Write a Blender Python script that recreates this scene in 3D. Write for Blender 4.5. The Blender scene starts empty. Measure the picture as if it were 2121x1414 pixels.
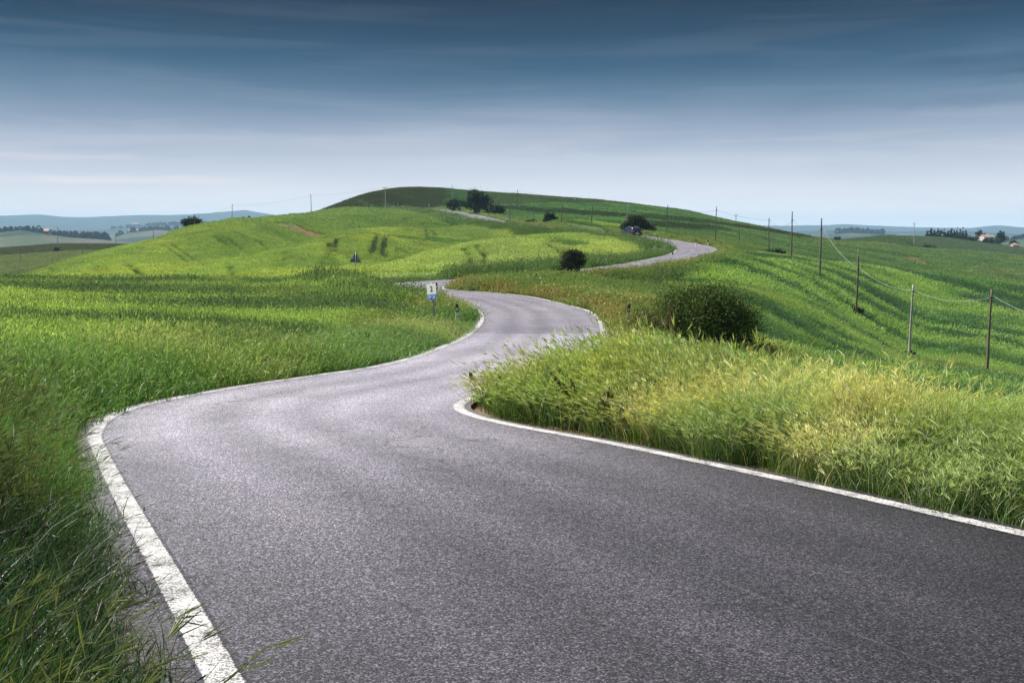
import bpy, math, random
import numpy as np
from mathutils import Vector, Matrix
random.seed(7); RNG = np.random.default_rng(7)
R_ = math.radians
sc = bpy.context.scene
COL = sc.collection

# ------------------------------------------------------------------ camera
CAMZ = 1.7; FPX = 2121*35/36.; HOR = 480.
PITCH = math.atan((707.-HOR)/FPX)
cam = bpy.data.cameras.new('camera'); cam.lens = 35; cam.sensor_width = 36
cam.clip_start = .05; cam.clip_end = 30000
cob = bpy.data.objects.new('camera', cam); COL.objects.link(cob)
cob.location = (0, 0, CAMZ); cob.rotation_euler = (math.pi/2-PITCH, 0, 0); sc.camera = cob

def ray(u, v):
    a = (u-1060.5)/FPX; b = (707.-v)/FPX
    Y = np.cos(PITCH)+b*np.sin(PITCH); Z = -np.sin(PITCH)+b*np.cos(PITCH)
    return a/Y, Z/Y
def at(u, v, d):
    a, b = ray(u, v); return (a*d, d, CAMZ+b*d)

# ------------------------------------------------------------------ helpers
def tag(o, label=None, cat=None, group=None, kind=None):
    if label: o['label'] = label
    if cat: o['category'] = cat
    if group: o['group'] = group
    if kind: o['kind'] = kind
    return o
def empty(name, loc, rz=0):
    o = bpy.data.objects.new(name, None); COL.objects.link(o); o.location = loc
    o.rotation_euler = (0, 0, rz); o.empty_display_size = .2
    return o
def mesh_obj(name, verts, faces, mat=None, parent=None, smooth=False, link=True):
    me = bpy.data.meshes.new(name)
    me.from_pydata([tuple(map(float, v)) for v in verts], [], [tuple(f) for f in faces]); me.update()
    if smooth:
        for p in me.polygons: p.use_smooth = True
    o = bpy.data.objects.new(name, me)
    if link: COL.objects.link(o)
    if mat: me.materials.append(mat)
    if parent: o.parent = parent
    return o
def np_mesh(name, V, loops, starts, totals, mat=None, attrs=None, smooth=False):
    me = bpy.data.meshes.new(name)
    me.vertices.add(len(V)); me.vertices.foreach_set('co', np.ascontiguousarray(V, dtype=np.float32).ravel())
    me.loops.add(len(loops)); me.loops.foreach_set('vertex_index', np.ascontiguousarray(loops, dtype=np.int32))
    me.polygons.add(len(starts)); me.polygons.foreach_set('loop_start', np.ascontiguousarray(starts, dtype=np.int32))
    me.polygons.foreach_set('loop_total', np.ascontiguousarray(totals, dtype=np.int32))
    if smooth: me.polygons.foreach_set('use_smooth', np.ones(len(starts), dtype=bool))
    for k, (typ, arr) in (attrs or {}).items():
        a = me.attributes.new(k, typ, 'POINT')
        key = {'FLOAT': 'value', 'INT': 'value', 'FLOAT_VECTOR': 'vector', 'FLOAT_COLOR': 'color', 'FLOAT2': 'vector'}[typ]
        a.data.foreach_set(key, np.ascontiguousarray(arr, dtype=np.int32 if typ == 'INT' else np.float32).ravel())
    me.update(calc_edges=True); me.validate()
    if mat: me.materials.append(mat)
    return me
def quads_mesh(name, V, Q, **k):
    n = len(Q); return np_mesh(name, V, np.asarray(Q).ravel(), np.arange(n)*4, np.full(n, 4), **k)

class MB:
    """collects solids into one mesh"""
    def __init__(s): s.v = []; s.f = []
    def add(s, vs, fs):
        b = len(s.v); s.v += [Vector(v) for v in vs]; s.f += [tuple(b+i for i in f) for f in fs]
    def box(s, c, d, rot=None, bev=0):
        x, y, z = d[0]/2, d[1]/2, d[2]/2
        vs = [Vector((a*x, b*y, e*z)) for e in (-1, 1) for b in (-1, 1) for a in (-1, 1)]
        if rot is not None: vs = [rot @ v for v in vs]
        s.add([v+Vector(c) for v in vs], [(0, 2, 3, 1), (4, 5, 7, 6), (0, 1, 5, 4), (2, 6, 7, 3), (0, 4, 6, 2), (1, 3, 7, 5)])
    def tube(s, pts, rad, n=8, cap=True):
        pts = [Vector(p) for p in pts]; rad = rad if hasattr(rad, '__len__') else [rad]*len(pts)
        rings = []
        for i, p in enumerate(pts):
            t = (pts[min(i+1, len(pts)-1)]-pts[max(i-1, 0)]).normalized()
            a = t.orthogonal().normalized() if i == 0 else (a-t*a.dot(t)).normalized()
            b = t.cross(a); rings.append([p+(a*math.cos(q)+b*math.sin(q))*rad[i] for q in [2*math.pi*k/n for k in range(n)]])
        fs = []
        for i in range(len(pts)-1):
            for k in range(n): fs.append((i*n+k, i*n+(k+1) % n, (i+1)*n+(k+1) % n, (i+1)*n+k))
        if cap: fs += [tuple(range(n-1, -1, -1)), tuple((len(pts)-1)*n+k for k in range(n))]
        s.add([v for r in rings for v in r], fs)
    def prism(s, poly, y0, y1, axis='y'):
        n = len(poly)
        def P(a, b, t): return (a, t, b) if axis == 'y' else ((t, a, b) if axis == 'x' else (a, b, t))
        vs = [P(a, b, y0) for a, b in poly]+[P(a, b, y1) for a, b in poly]
        s.add(vs, [tuple(range(n)), tuple(range(2*n-1, n-1, -1))]+[(i, n+i, n+(i+1) % n, (i+1) % n) for i in range(n)])
    def lathe(s, prof, c=(0, 0, 0), n=16, axis='z'):
        vs = []
        for r, h in prof:
            for k in range(n):
                q = 2*math.pi*k/n; x, y = r*math.cos(q), r*math.sin(q)
                v = (x, y, h) if axis == 'z' else (h, x, y)
                vs.append(Vector(v)+Vector(c))
        fs = []
        for i in range(len(prof)-1):
            for k in range(n): fs.append((i*n+k, i*n+(k+1) % n, (i+1)*n+(k+1) % n, (i+1)*n+k))
        fs += [tuple(range(n-1, -1, -1)), tuple((len(prof)-1)*n+k for k in range(n))]
        s.add(vs, fs)
    def build(s, name, mat, parent=None, bevel=0, smooth=False):
        o = mesh_obj(name, s.v, s.f, mat, parent, smooth)
        if bevel:
            m = o.modifiers.new('bevel', 'BEVEL'); m.width = bevel; m.segments = 2; m.limit_method = 'ANGLE'
        return o

# value noise
_T = np.random.default_rng(3).random((256, 256))
def vnoise(x, y, seed=0):
    x = np.asarray(x)+seed*17.31; y = np.asarray(y)+seed*9.77
    xi = np.floor(x).astype(int); yi = np.floor(y).astype(int); fx = x-xi; fy = y-yi
    fx = fx*fx*(3-2*fx); fy = fy*fy*(3-2*fy)
    t = lambda a, b: _T[a & 255, b & 255]
    return (t(xi, yi)*(1-fx)+t(xi+1, yi)*fx)*(1-fy)+(t(xi, yi+1)*(1-fx)+t(xi+1, yi+1)*fx)*fy
def fbm(x, y, s, seed=0, o=4):
    r = 0; a = .5; n = 0
    for i in range(o): r = r+a*vnoise(x/s*2**i, y/s*2**i, seed+i*3); n += a; a *= .5
    return r/n
def sstep(a, b, x):
    t = np.clip((x-a)/(b-a), 0, 1); return t*t*(3-2*t)

# ------------------------------------------------------------------ materials
def new_mat(name):
    m = bpy.data.materials.new(name); m.use_nodes = True; nt = m.node_tree; nt.nodes.clear()
    out = nt.nodes.new('ShaderNodeOutputMaterial'); return m, nt, out
def N(nt, t, **k):
    n = nt.nodes.new(t)
    for a, b in k.items():
        if hasattr(n, a) and a not in ('inputs',): setattr(n, a, b)
    return n
def L(nt, a, b): nt.links.new(a, b)
def math_n(nt, op, a, b=None, c=None, clamp=False):
    n = nt.nodes.new('ShaderNodeMath'); n.operation = op; n.use_clamp = clamp
    for i, x in enumerate((a, b, c)):
        if x is None: continue
        if isinstance(x, (int, float)): n.inputs[i].default_value = x
        else: L(nt, x, n.inputs[i])
    return n.outputs[0]
def mix_c(nt, fac, a, b, blend='MIX'):
    n = nt.nodes.new('ShaderNodeMix'); n.data_type = 'RGBA'; n.blend_type = blend
    for s, x in ((n.inputs[0], fac), (n.inputs[6], a), (n.inputs[7], b)):
        if isinstance(x, (int, float)): s.default_value = x
        elif isinstance(x, tuple): s.default_value = (*x[:3], 1)
        else: L(nt, x, s)
    return n.outputs[2]
def ramp(nt, fac, stops, interp='LINEAR'):
    n = nt.nodes.new('ShaderNodeValToRGB'); n.color_ramp.interpolation = interp
    e = n.color_ramp.elements
    while len(e) < len(stops): e.new(.5)
    for x, (p, c) in zip(e, stops):
        x.position = p; x.color = (*c, 1) if hasattr(c, '__len__') else (c, c, c, 1)
    L(nt, fac, n.inputs[0]); return n.outputs[0]
def noise_n(nt, vec, scale, detail=4, rough=.5, dist=0):
    n = nt.nodes.new('ShaderNodeTexNoise'); n.inputs['Scale'].default_value = scale; n.inputs['Detail'].default_value = detail
    n.inputs['Roughness'].default_value = rough; n.inputs['Distortion'].default_value = dist
    if vec is not None: L(nt, vec, n.inputs['Vector'])
    return n.outputs['Fac']
def simple_mat(name, col, rough=.6, metal=0, var=.25, scale=8, bump=0, spec=.5):
    m, nt, out = new_mat(name); p = N(nt, 'ShaderNodeBsdfPrincipled')
    tc = N(nt, 'ShaderNodeTexCoord'); f = noise_n(nt, tc.outputs['Object'], scale, 6, .6)
    lo = tuple(c*(1-var) for c in col); hi = tuple(min(1, c*(1+var)) for c in col)
    L(nt, ramp(nt, f, [(.3, lo), (.7, hi)]), p.inputs['Base Color'])
    p.inputs['Roughness'].default_value = rough; p.inputs['Metallic'].default_value = metal
    p.inputs['Specular IOR Level'].default_value = spec
    if bump:
        b = N(nt, 'ShaderNodeBump'); b.inputs['Strength'].default_value = bump; b.inputs['Distance'].default_value = .02
        L(nt, f, b.inputs['Height']); L(nt, b.outputs[0], p.inputs['Normal'])
    L(nt, p.outputs[0], out.inputs[0]); return m

def plant_mat(name, transl=.35, inst=True, mul=(1, 1, 1), gloss=.0):
    m, nt, out = new_mat(name)
    a = N(nt, 'ShaderNodeAttribute'); a.attribute_name = 'col'; c = a.outputs['Color']
    if inst:
        t = N(nt, 'ShaderNodeAttribute'); t.attribute_type = 'INSTANCER'; t.attribute_name = 'tint'
        c = mix_c(nt, 1., c, t.outputs['Color'], 'MULTIPLY')
    if mul != (1, 1, 1): c = mix_c(nt, 1., c, mul, 'MULTIPLY')
    d = N(nt, 'ShaderNodeBsdfDiffuse'); L(nt, c, d.inputs[0])
    tr = N(nt, 'ShaderNodeBsdfTranslucent'); L(nt, mix_c(nt, 1., c, (1.15, 1.1, .6), 'MULTIPLY'), tr.inputs[0])
    mx = N(nt, 'ShaderNodeMixShader'); mx.inputs[0].default_value = transl
    L(nt, d.outputs[0], mx.inputs[1]); L(nt, tr.outputs[0], mx.inputs[2]); o = mx.outputs[0]
    if gloss:
        g = N(nt, 'ShaderNodeBsdfGlossy'); g.inputs['Roughness'].default_value = .45
        mg = N(nt, 'ShaderNodeMixShader'); mg.inputs[0].default_value = gloss
        L(nt, o, mg.inputs[1]); L(nt, g.outputs[0], mg.inputs[2]); o = mg.outputs[0]
    L(nt, o, out.inputs[0]); return m

M = {}
M['grass'] = plant_mat('grass_blades', .38, True, gloss=.035)
M['leaf'] = plant_mat('leaves', .22, False, mul=(.62, .66, .6), gloss=.012)
M['bark'] = simple_mat('bark', (.07, .055, .04), .9, scale=14, bump=.6)
M['pole_wood'] = simple_mat('pole_wood', (.115, .085, .07), .85, scale=9, var=.45, bump=.4)
M['pole_pale'] = simple_mat('pole_pale', (.30, .27, .25), .8, scale=5, var=.5, bump=.3)
M['concrete'] = simple_mat('concrete', (.42, .38, .35), .85, scale=3, var=.25)
M['metal'] = simple_mat('galvanised_steel', (.24, .26, .30), .55, .4, var=.2, scale=30)
M['sign_back'] = simple_mat('sign_back', (.15, .21, .28), .5, .35, var=.25, scale=6)
M['dark_steel'] = simple_mat('dark_steel', (.06, .06, .065), .5, .5)
M['white'] = simple_mat('white_enamel', (.84, .84, .80), .45, var=.06, scale=4)
M['black'] = simple_mat('black_film', (.012, .012, .013), .5, var=.2)
M['red_refl'] = simple_mat('red_reflector', (.75, .06, .03), .3, var=.1)
M['white_refl'] = simple_mat('pale_reflector', (.82, .82, .74), .3, var=.06)
M['blue'] = simple_mat('blue_enamel', (.01, .13, .62), .4, var=.12, scale=5)
M['orange'] = simple_mat('orange_plastic', (.75, .3, .04), .5)
M['red'] = simple_mat('red_enamel', (.68, .10, .05), .45, var=.1)
M['wood_rail'] = simple_mat('weathered_rail', (.20, .10, .07), .9, var=.3)
M['cable'] = simple_mat('grey_cable', (.34, .35, .37), .5, var=.1)
M['cable_dark'] = simple_mat('dark_cable', (.12, .13, .14), .6, var=.1)
M['car_paint'] = simple_mat('dark_blue_paint', (.018, .03, .055), .22, .3, var=.1, scale=2)
M['glass'] = simple_mat('tinted_glass', (.02, .03, .04), .06, 0, var=.1, spec=.9)
M['rubber'] = simple_mat('rubber', (.02, .02, .02), .85)
M['alloy'] = simple_mat('alloy', (.45, .46, .48), .35, .9)
M['tail'] = simple_mat('tail_lamp', (.65, .05, .02), .2, var=.1)
M['tail_lens'] = simple_mat('pale_lens', (.75, .55, .45), .2, var=.1)
M['chrome'] = simple_mat('chrome', (.7, .7, .72), .15, 1, var=.05)
M['wall_warm'] = simple_mat('warm_plaster', (.62, .42, .34), .9, var=.15, scale=.6)
M['wall_pale'] = simple_mat('pale_plaster', (.55, .46, .40), .9, var=.12, scale=.6)
M['stone'] = simple_mat('farm_stone', (.36, .27, .27), .9, var=.25, scale=.7)
M['roof'] = simple_mat('terracotta_tiles', (.42, .22, .16), .9, var=.25, scale=1.5)
M['roof_pale'] = simple_mat('pale_sheet_roof', (.30, .24, .22), .7, var=.1, scale=1)
M['pane'] = simple_mat('dark_opening', (.05, .05, .06), .4)

# ------------------------------------------------------------------ road centre line and edges (metres)
ZY = [-6, 0, 4.4, 8, 13, 20, 30, 40, 50, 60, 66]; ZZ = [.42, 0, -.31, -.56, -.9, -1.25, -1.6, -1.82, -1.93, -1.97, -1.97]
PAIRS = [((3.2, -4.2), (8.2, -1.5)), ((2.2, -2.35), (7.2, .35)), ((1.25, -.6), (6.3, 2.1)), ((.3, 1.2), (5.35, 3.95)), ((-.62, 2.95), (4.5, 5.65)),
 ((-1.28, 4.25), (3.85, 6.9)), ((-1.85, 5.41), (3.32, 7.94)), ((-2.66, 7.02), (2.65, 9.2)), ((-3.71, 9.12), (1.72, 10.82)), ((-4.74, 11.23), (.84, 12.23)),
 ((-5.31, 12.46), (.0, 13.38)), ((-5.8, 14.1), (-.53, 14.26)), ((-5.84, 15.62), (-.83, 15.2)), ((-5.06, 18.41), (-.66, 16.6)), ((-4.11, 20.44), (-.05, 18.2)),
 ((-3.31, 21.82), (.55, 19.7)), ((-2.51, 24.38), (1.4, 22.6)), ((-1.93, 28.13), (2.3, 27.2)), ((-1.43, 32.51), (2.95, 32.2)), ((-1.22, 37.22), (3.34, 37.22)),
 ((-1.27, 41.81), (3.55, 41.81)), ((-1.6, 46.), (3.41, 45.6)), ((-2.35, 50.), (2.25, 51.66)), ((-3.8, 53.9), (.54, 57.48)), ((-5.2, 56.3), (-1.79, 61.15)),
 ((-6.6, 57.4), (-3.1, 62.3)), ((-8.4, 59.2), (-4.15, 63.6)), ((-9.7, 62.5), (-4.5, 65.2)), ((-9.7, 67.), (-4.5, 67.)), ((-8.2, 71.6), (-3.7, 69.1))]
CEN = [(-2.6, 75.2, -1.96), (2.0, 81.5, -1.93), (6.6, 88.5, -1.85), (11.2, 96.5, -1.68), (15.6, 104.5, -1.38), (19.6, 112.5, -1.02), (22.2, 120, -.62),
 (22.9, 126.5, -.3), (22.3, 133, .05), (20.6, 141, .5), (18.0, 150, 1.0), (14.5, 161, 1.45), (11, 173, 1.85), (7.5, 189, 2.25), (3, 209, 2.95), (-2.4, 231, 3.75),
 (-9, 263, 5.5), (-17.5, 299, 7.5), (-27, 329, 9), (-42, 348, 9.3)]
ctl = []
for l, r in PAIRS:
    c = ((l[0]+r[0])/2, (l[1]+r[1])/2); hw = math.hypot(l[0]-r[0], l[1]-r[1])/2
    ctl.append((*l, *r, float(np.interp(c[1], ZY, ZZ))))
cc = [((a[0]+a[2])/2, (a[1]+a[3])/2) for a in ctl]
pts = [(-7.0, 69.4)]+[(c[0], c[1]) for c in CEN]
for i, (x, y, z) in enumerate(CEN):
    a = pts[i]; b = pts[min(i+2, len(pts)-1)]; t = np.array([b[0]-a[0], b[1]-a[1]], float); t /= np.hypot(*t); n = (-t[1]*2.55, t[0]*2.55)
    ctl.append((x+n[0], y+n[1], x-n[0], y-n[1], z))
ctl = np.array(ctl)
def catmull(P, step=.35):
    out = []
    Q = np.vstack([2*P[0]-P[1], P, 2*P[-1]-P[-2]])
    for i in range(1, len(Q)-2):
        p0, p1, p2, p3 = Q[i-1:i+3]
        def kn(a, b): return max(np.linalg.norm((a-b)[:4]), 1e-3)**.5
        t0 = 0; t1 = t0+kn(p0, p1); t2 = t1+kn(p1, p2); t3 = t2+kn(p2, p3)
        n = max(2, int(np.linalg.norm((p2-p1)[:4])/1.41/step)+1)
        for t in np.linspace(t1, t2, n, endpoint=False):
            a1 = (t1-t)/(t1-t0)*p0+(t-t0)/(t1-t0)*p1; a2 = (t2-t)/(t2-t1)*p1+(t-t1)/(t2-t1)*p2; a3 = (t3-t)/(t3-t2)*p2+(t-t2)/(t3-t2)*p3
            b1 = (t2-t)/(t2-t0)*a1+(t-t0)/(t2-t0)*a2; b2 = (t3-t)/(t3-t1)*a2+(t-t1)/(t3-t1)*a3
            out.append((t2-t)/(t2-t1)*b1+(t-t1)/(t2-t1)*b2)
    out.append(P[-1]); return np.array(out)
RD = catmull(ctl)
for k in range(3): RD[1:-1, 4] = (RD[:-2, 4]+RD[1:-1, 4]*2+RD[2:, 4])/4
EL, ER, RZ = RD[:, 0:2], RD[:, 2:4], RD[:, 4]
RC = (EL+ER)/2; HW = np.linalg.norm(EL-ER, axis=1)/2
RT = np.gradient(RC, axis=0); RT /= np.linalg.norm(RT, axis=1)[:, None]
RS = np.concatenate([[0], np.cumsum(np.linalg.norm(np.diff(RC, axis=0), axis=1))])
def s_at(y):   # arc length where the first strand passes depth y
    i = np.argmax(RC[:, 1] > y); return RS[i]
S33, S62, S100 = s_at(33), s_at(60.5), s_at(100)
SHL = .20+.20*(1-sstep(7, 13, RC[:, 1]))*(RS < 60)   # asphalt beyond the left line, wider near the camera
SH = .20                                   # asphalt beyond the painted line
def rz_at(y, S, z): return np.where(S < S62, np.interp(y, ZY, ZZ), z)
def road_near(x, y, chunk=40000):
    """distance beyond the asphalt's edge, height, side (+1 left), arc length of the nearest road point"""
    x = np.asarray(x, float).ravel(); y = np.asarray(y, float).ravel()
    E = np.full(len(x), 1e3); Z = np.zeros(len(x)); SD = np.ones(len(x)); S = np.zeros(len(x))
    for a in range(0, len(x), chunk):
        sl = slice(a, a+chunk); dx = x[sl, None]-RC[None, :, 0]; dy = y[sl, None]-RC[None, :, 1]
        d = np.sqrt(dx*dx+dy*dy)-HW[None, :]; j = np.argmin(d, axis=1); k = np.arange(len(j))
        S[sl] = RS[j]; Z[sl] = rz_at(y[sl], RS[j], RZ[j])
        SD[sl] = np.sign(RT[j, 0]*dy[k, j]-RT[j, 1]*dx[k, j]); E[sl] = d[k, j]-np.where(SD[sl] > 0, SHL[j], SH)
    return E, Z, SD, S

# ------------------------------------------------------------------ lie of the land
W = []
def wp(x, y, z): W.append((x, y, z))
for p in [(0, .5, 0), (-1.5, 1, .02), (-3, 3, 0), (-8, 6, -.2), (-8, 12, -.55), (-14, 12, -.35), (-10, 20, -.85), (-20, 20, -.55), (-12, 30, -1.25), (-25, 35, -1.05), (-8, 40, -1.75),
          (-20, 50, -1.75), (-15, 60, -2.1), (-5.5, 36, -1.7), (-5, 46, -1.9), (-5, 28, -1.45), (-30, 30, -.9), (-9, 54, -1.72), (-12, 57, -1.7), (-16, 58, -1.85), (6.7, 34.5, -2.55), (-12, 70, -2.2), (-14, 78, -2.6),
          (6.6, 7, -.6), (5, 12, -.95), (9, 11, -1.5), (3, 17, -1.2), (7, 20, -2.2), (14, 20, -2.9), (4.6, 26, -1.95), (9.5, 33, -2.95), (6.4, 30, -2.5), (8, 30, -2.9), (10.5, 29, -3.3), (5.6, 27, -2.25), (6, 38, -2.2), (18, 35, -4.2), (23, 45, -5.6), (14, 8, -2.2), (25, 14, -4.),
          (6.5, 50, -2.2), (1.5, 68, -1.95), (6, 62, -2.3), (5, 72, -2.0), (9, 70, -2.4)]: wp(*p)
def pp(s, sub=.45):
    for u, v, d in s:
        x, y, z = at(u, v, d); wp(x, y, z-sub)
pp([(-600, 590, 64), (0, 578, 62), (200, 577, 64), (430, 575, 66), (600, 580, 67), (700, 584, 69), (0, 602, 85), (200, 602, 85), (430, 600, 86), (600, 594, 84), (-600, 600, 85),
    (0, 583, 130), (120, 547, 165), (250, 512, 190), (380, 476, 225), (480, 457, 255), (560, 449, 280), (644, 441, 305), (720, 436, 318), (798, 433, 325), (860, 436, 318),
    (200, 570, 120), (300, 562, 122), (400, 548, 138), (330, 520, 172), (400, 505, 188), (480, 495, 195), (550, 475, 222), (640, 460, 250), (760, 447, 280), (850, 446, 288),
    (0, 604, 165), (120, 578, 210), (250, 545, 240), (380, 512, 285), (480, 484, 325), (644, 454, 370), (-300, 600, 180), (-600, 600, 200),
    (0, 580, 300), (41, 543, 380), (110, 553, 330), (119, 518, 425), (171, 537, 375), (240, 519, 425), (0, 514, 465), (120, 505, 475), (250, 506, 470), (-400, 520, 460), (-400, 580, 300),
    (0, 545, 600), (120, 545, 600), (250, 540, 600), (-400, 545, 600), (400, 530, 560),
    # middle folds
    (560, 526, 150), (630, 505, 166), (700, 488, 184), (800, 479, 205), (900, 477, 222), (560, 546, 172), (630, 522, 188), (700, 504, 206), (800, 492, 226), (900, 487, 240),
    (530, 550, 128), (650, 533, 128), (600, 570, 103), (700, 557, 106), (700, 518, 148), (800, 513, 148), (780, 562, 95), (850, 577, 84), (620, 550, 118),
    (800, 547, 112), (880, 527, 121), (960, 509, 130), (1040, 497, 137), (1120, 490, 143), (1200, 487.5, 146),
    (800, 562, 128), (880, 543, 140), (960, 525, 153), (1040, 512, 162), (1120, 502, 168),
    (900, 567, 90), (1000, 548, 98), (1100, 533, 107), (1200, 527, 112), (1300, 511, 125), (1000, 523, 117), (1150, 508, 128), (1330, 505, 130),
    (950, 491, 190), (1000, 481, 202), (950, 466, 238), (1050, 482, 190), (900, 456, 262), (1150, 487, 168), (1250, 491, 150),
    # the summit and its front
    (860, 391, 400), (800, 396, 392), (760, 405, 378), (700, 424, 352), (930, 395, 400), (1000, 399, 396), (1072, 403, 388), (1160, 409, 375), (1262, 417, 362), (1350, 428, 352), (1430, 439, 346), (1480, 451, 341), (1590, 472, 346), (1700, 496, 380),
    (860, 416, 500), (760, 428, 480), (930, 420, 500), (1072, 428, 480), (1262, 442, 450), (1430, 464, 430), (1590, 497, 430), (680, 448, 440), (1700, 515, 470),
    (860, 430, 348), (930, 432, 330), (1000, 440, 290), (1100, 428, 325), (1100, 450, 262), (1200, 455, 240), (1200, 438, 295), (1300, 455, 230), (1300, 440, 292), (1400, 461, 258), (1400, 483, 198), (1500, 482, 238), (1500, 503, 172), (1590, 492, 258)])
pp([(1593, 520, 165), (1640, 533, 135), (1702, 571, 108), (1779, 646, 95), (1891, 739, 84), (2054, 776, 71), (1481, 502, 176), (1380, 489, 186),
    (1600, 700, 60), (1700, 742, 58), (1500, 600, 76), (1600, 600, 85), (1700, 652, 76), (1800, 722, 68), (2000, 722, 85), (2121, 782, 74), (2121, 702, 95), (1900, 652, 105), (2121, 640, 115), (1900, 600, 120), (1800, 562, 126),
    (1850, 555, 136), (2000, 572, 136), (2121, 587, 136), (1700, 541, 140), (1580, 528, 138), (1850, 562, 168), (2000, 578, 168), (2121, 592, 168), (1700, 543, 168),
    (1750, 526, 230), (1900, 546, 230), (2121, 571, 225), (1900, 515, 372), (2000, 522, 362), (2121, 531, 352), (1780, 508, 350), (1640, 505, 250), (1900, 519, 430), (2121, 534, 430),
    (1760, 495, 545), (1860, 489.5, 565), (1960, 492, 600), (2050, 504, 575), (2121, 511, 600), (1893, 507, 432), (1860, 505, 800), (2121, 528, 800), (1700, 515, 700), (2000, 508, 800),
    (1250, 592, 80), (1330, 564, 100), (1400, 549, 112), (1480, 532, 126), (1330, 600, 74), (1400, 570, 95), (1400, 620, 62),
    (2700, 900, 60), (2700, 650, 135), (2700, 570, 350), (2700, 525, 600)])
for i in range(0, len(RC), 14):
    if RC[i, 1] > 1: wp(RC[i, 0], RC[i, 1], RZ[i]-.02)
W = np.array(W)
def uvco(x, y):
    r = np.hypot(x, y); a = np.clip(np.arctan2(x, np.maximum(y, 1e-6)), -.66, .66)
    a = np.where(y <= 0, np.where(x > 0, .66, -.66), a)
    return np.stack([a*2.6, np.log(np.clip(r, 1.6, 900))], -1), r
Pc, Pr = uvco(W[:, 0], W[:, 1]); Ps = (W[:, 2]-CAMZ)/np.maximum(Pr, 1.6)
def tps_k(d2): return .5*d2*np.log(d2+1e-12)
n = len(W); A = np.zeros((n+3, n+3)); D2 = ((Pc[:, None]-Pc[None])**2).sum(-1)
A[:n, :n] = tps_k(D2)+np.eye(n)*2e-5; A[:n, n] = 1; A[:n, n+1:] = Pc; A[n, :n] = 1; A[n+1:, :n] = Pc.T
CO = np.linalg.solve(A, np.concatenate([Ps, np.zeros(3)]))
def tps(x, y):
    q, r = uvco(x, y); out = np.empty(len(q))
    for a in range(0, len(q), 30000):
        s = q[a:a+30000]; d2 = ((s[:, None]-Pc[None])**2).sum(-1)
        out[a:a+30000] = tps_k(d2) @ CO[:n]+CO[n]+s @ CO[n+1:]
    return CAMZ+out*np.maximum(r, 1.6)
# far country: ridge and valley profiles (picture height at a distance), read along the compass
RING = [(900, [(-900, 524), (3000, 524)]), (1150, [(-900, 516), (3000, 516)]),
 (1500, [(-900, 486), (-100, 486), (0, 484), (50, 479), (110, 487), (150, 492), (220, 497), (300, 505), (500, 508), (900, 510), (1600, 508), (1750, 499), (1850, 497), (2060, 500), (2121, 490), (2300, 484), (3000, 490)]),
 (1950, [(-900, 512), (3000, 512)]),
 (2500, [(-900, 498), (0, 497), (230, 492), (270, 480), (330, 475), (380, 479), (450, 486), (560, 490), (1600, 492), (1700, 487), (1760, 484), (1850, 489), (2121, 494), (3000, 492)]),
 (3000, [(-900, 500), (3000, 500)]),
 (3900, [(-900, 480), (200, 478), (300, 470), (360, 468), (450, 473), (600, 480), (1600, 482), (1740, 477), (1800, 481), (2000, 480), (2121, 484), (3000, 480)]),
 (4800, [(-900, 493), (3000, 493)]),
 (6500, [(-900, 455), (-200, 460), (0, 453), (90, 450), (200, 456), (300, 450), (400, 445), (450, 441), (510, 437), (550, 443), (700, 456), (1000, 466), (1500, 472), (1700, 469), (1740, 467), (1800, 470), (1900, 474), (2000, 476), (2060, 472), (2121, 475), (2500, 462), (3000, 465)]),
 (9500, [(-900, 496), (3000, 496)])]
def far_z(x, y):
    r = np.hypot(x, y); az = np.arctan2(x, np.where(y > 0, y, -y)); az = np.clip(az, -.75, .75)
    u = 1060.5+FPX*np.tan(az)
    lr = np.log(np.clip(r, 900, 9499)); out = np.zeros(len(x)); L_ = [math.log(d) for d, _ in RING]
    prof = np.array([np.interp(u, [p[0] for p in pr], [p[1] for p in pr]) for _, pr in RING])
    for i in range(len(RING)-1):
        m = (lr >= L_[i]) & (lr <= L_[i+1]+1e-9); t = (lr[m]-L_[i])/(L_[i+1]-L_[i]); t = t*t*(3-2*t)
        out[m] = prof[i][m]*(1-t)+prof[i+1][m]*t
    z = CAMZ-r*np.tan((out-HOR)/FPX)*1.0
    return z+(fbm(x, y, 420, 5)-.5)*r*.0055*sstep(900, 1500, r)
def land(x, y):
    """height of the ground before the road is cut into it"""
    x = np.asarray(x, float).ravel(); y = np.asarray(y, float).ravel(); r = np.hypot(x, y)
    z = np.empty(len(x)); w = sstep(640, 900, r); m = w < 1
    z[m] = tps(x[m], y[m])
    if (w > 0).any():
        k = w > 0; f = far_z(x[k], y[k]); z[k] = np.where(w[k] >= 1, f, (0 if False else 1)*(np.where(m[k], z[k], 0)*(1-w[k])+f*w[k]))
    z = z+(fbm(x, y, 9, 2)-.5)*.35*sstep(12, 60, r)*(1-sstep(300, 500, r))+(fbm(x, y, 34, 8)-.5)*1.1*sstep(70, 130, r)*(1-sstep(450, 700, r))
    return z
def ground(x, y, full=False):
    x = np.asarray(x, float).ravel(); y = np.asarray(y, float).ravel()
    z = land(x, y); E, RZn, SD, S = np.full(len(x), 1e3), np.zeros(len(x)), np.ones(len(x)), np.zeros(len(x))
    r = np.hypot(x, y); k = (r < 420)
    E[k], RZn[k], SD[k], S[k] = road_near(x[k], y[k])
    r = np.hypot(x, y); flat = .25+r*.004; wv = 1.8+.012*r
    w = sstep(flat, flat+wv, E)
    zr = RZn-.05-r*.0011+np.where(E > 0, np.minimum(E, 1.)*.05, 0)
    z = np.where(k, zr*(1-w)+z*w, z)
    return (z, E, SD, S, RZn) if full else z
def gz(x, y): return float(ground([x], [y])[0])

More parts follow.
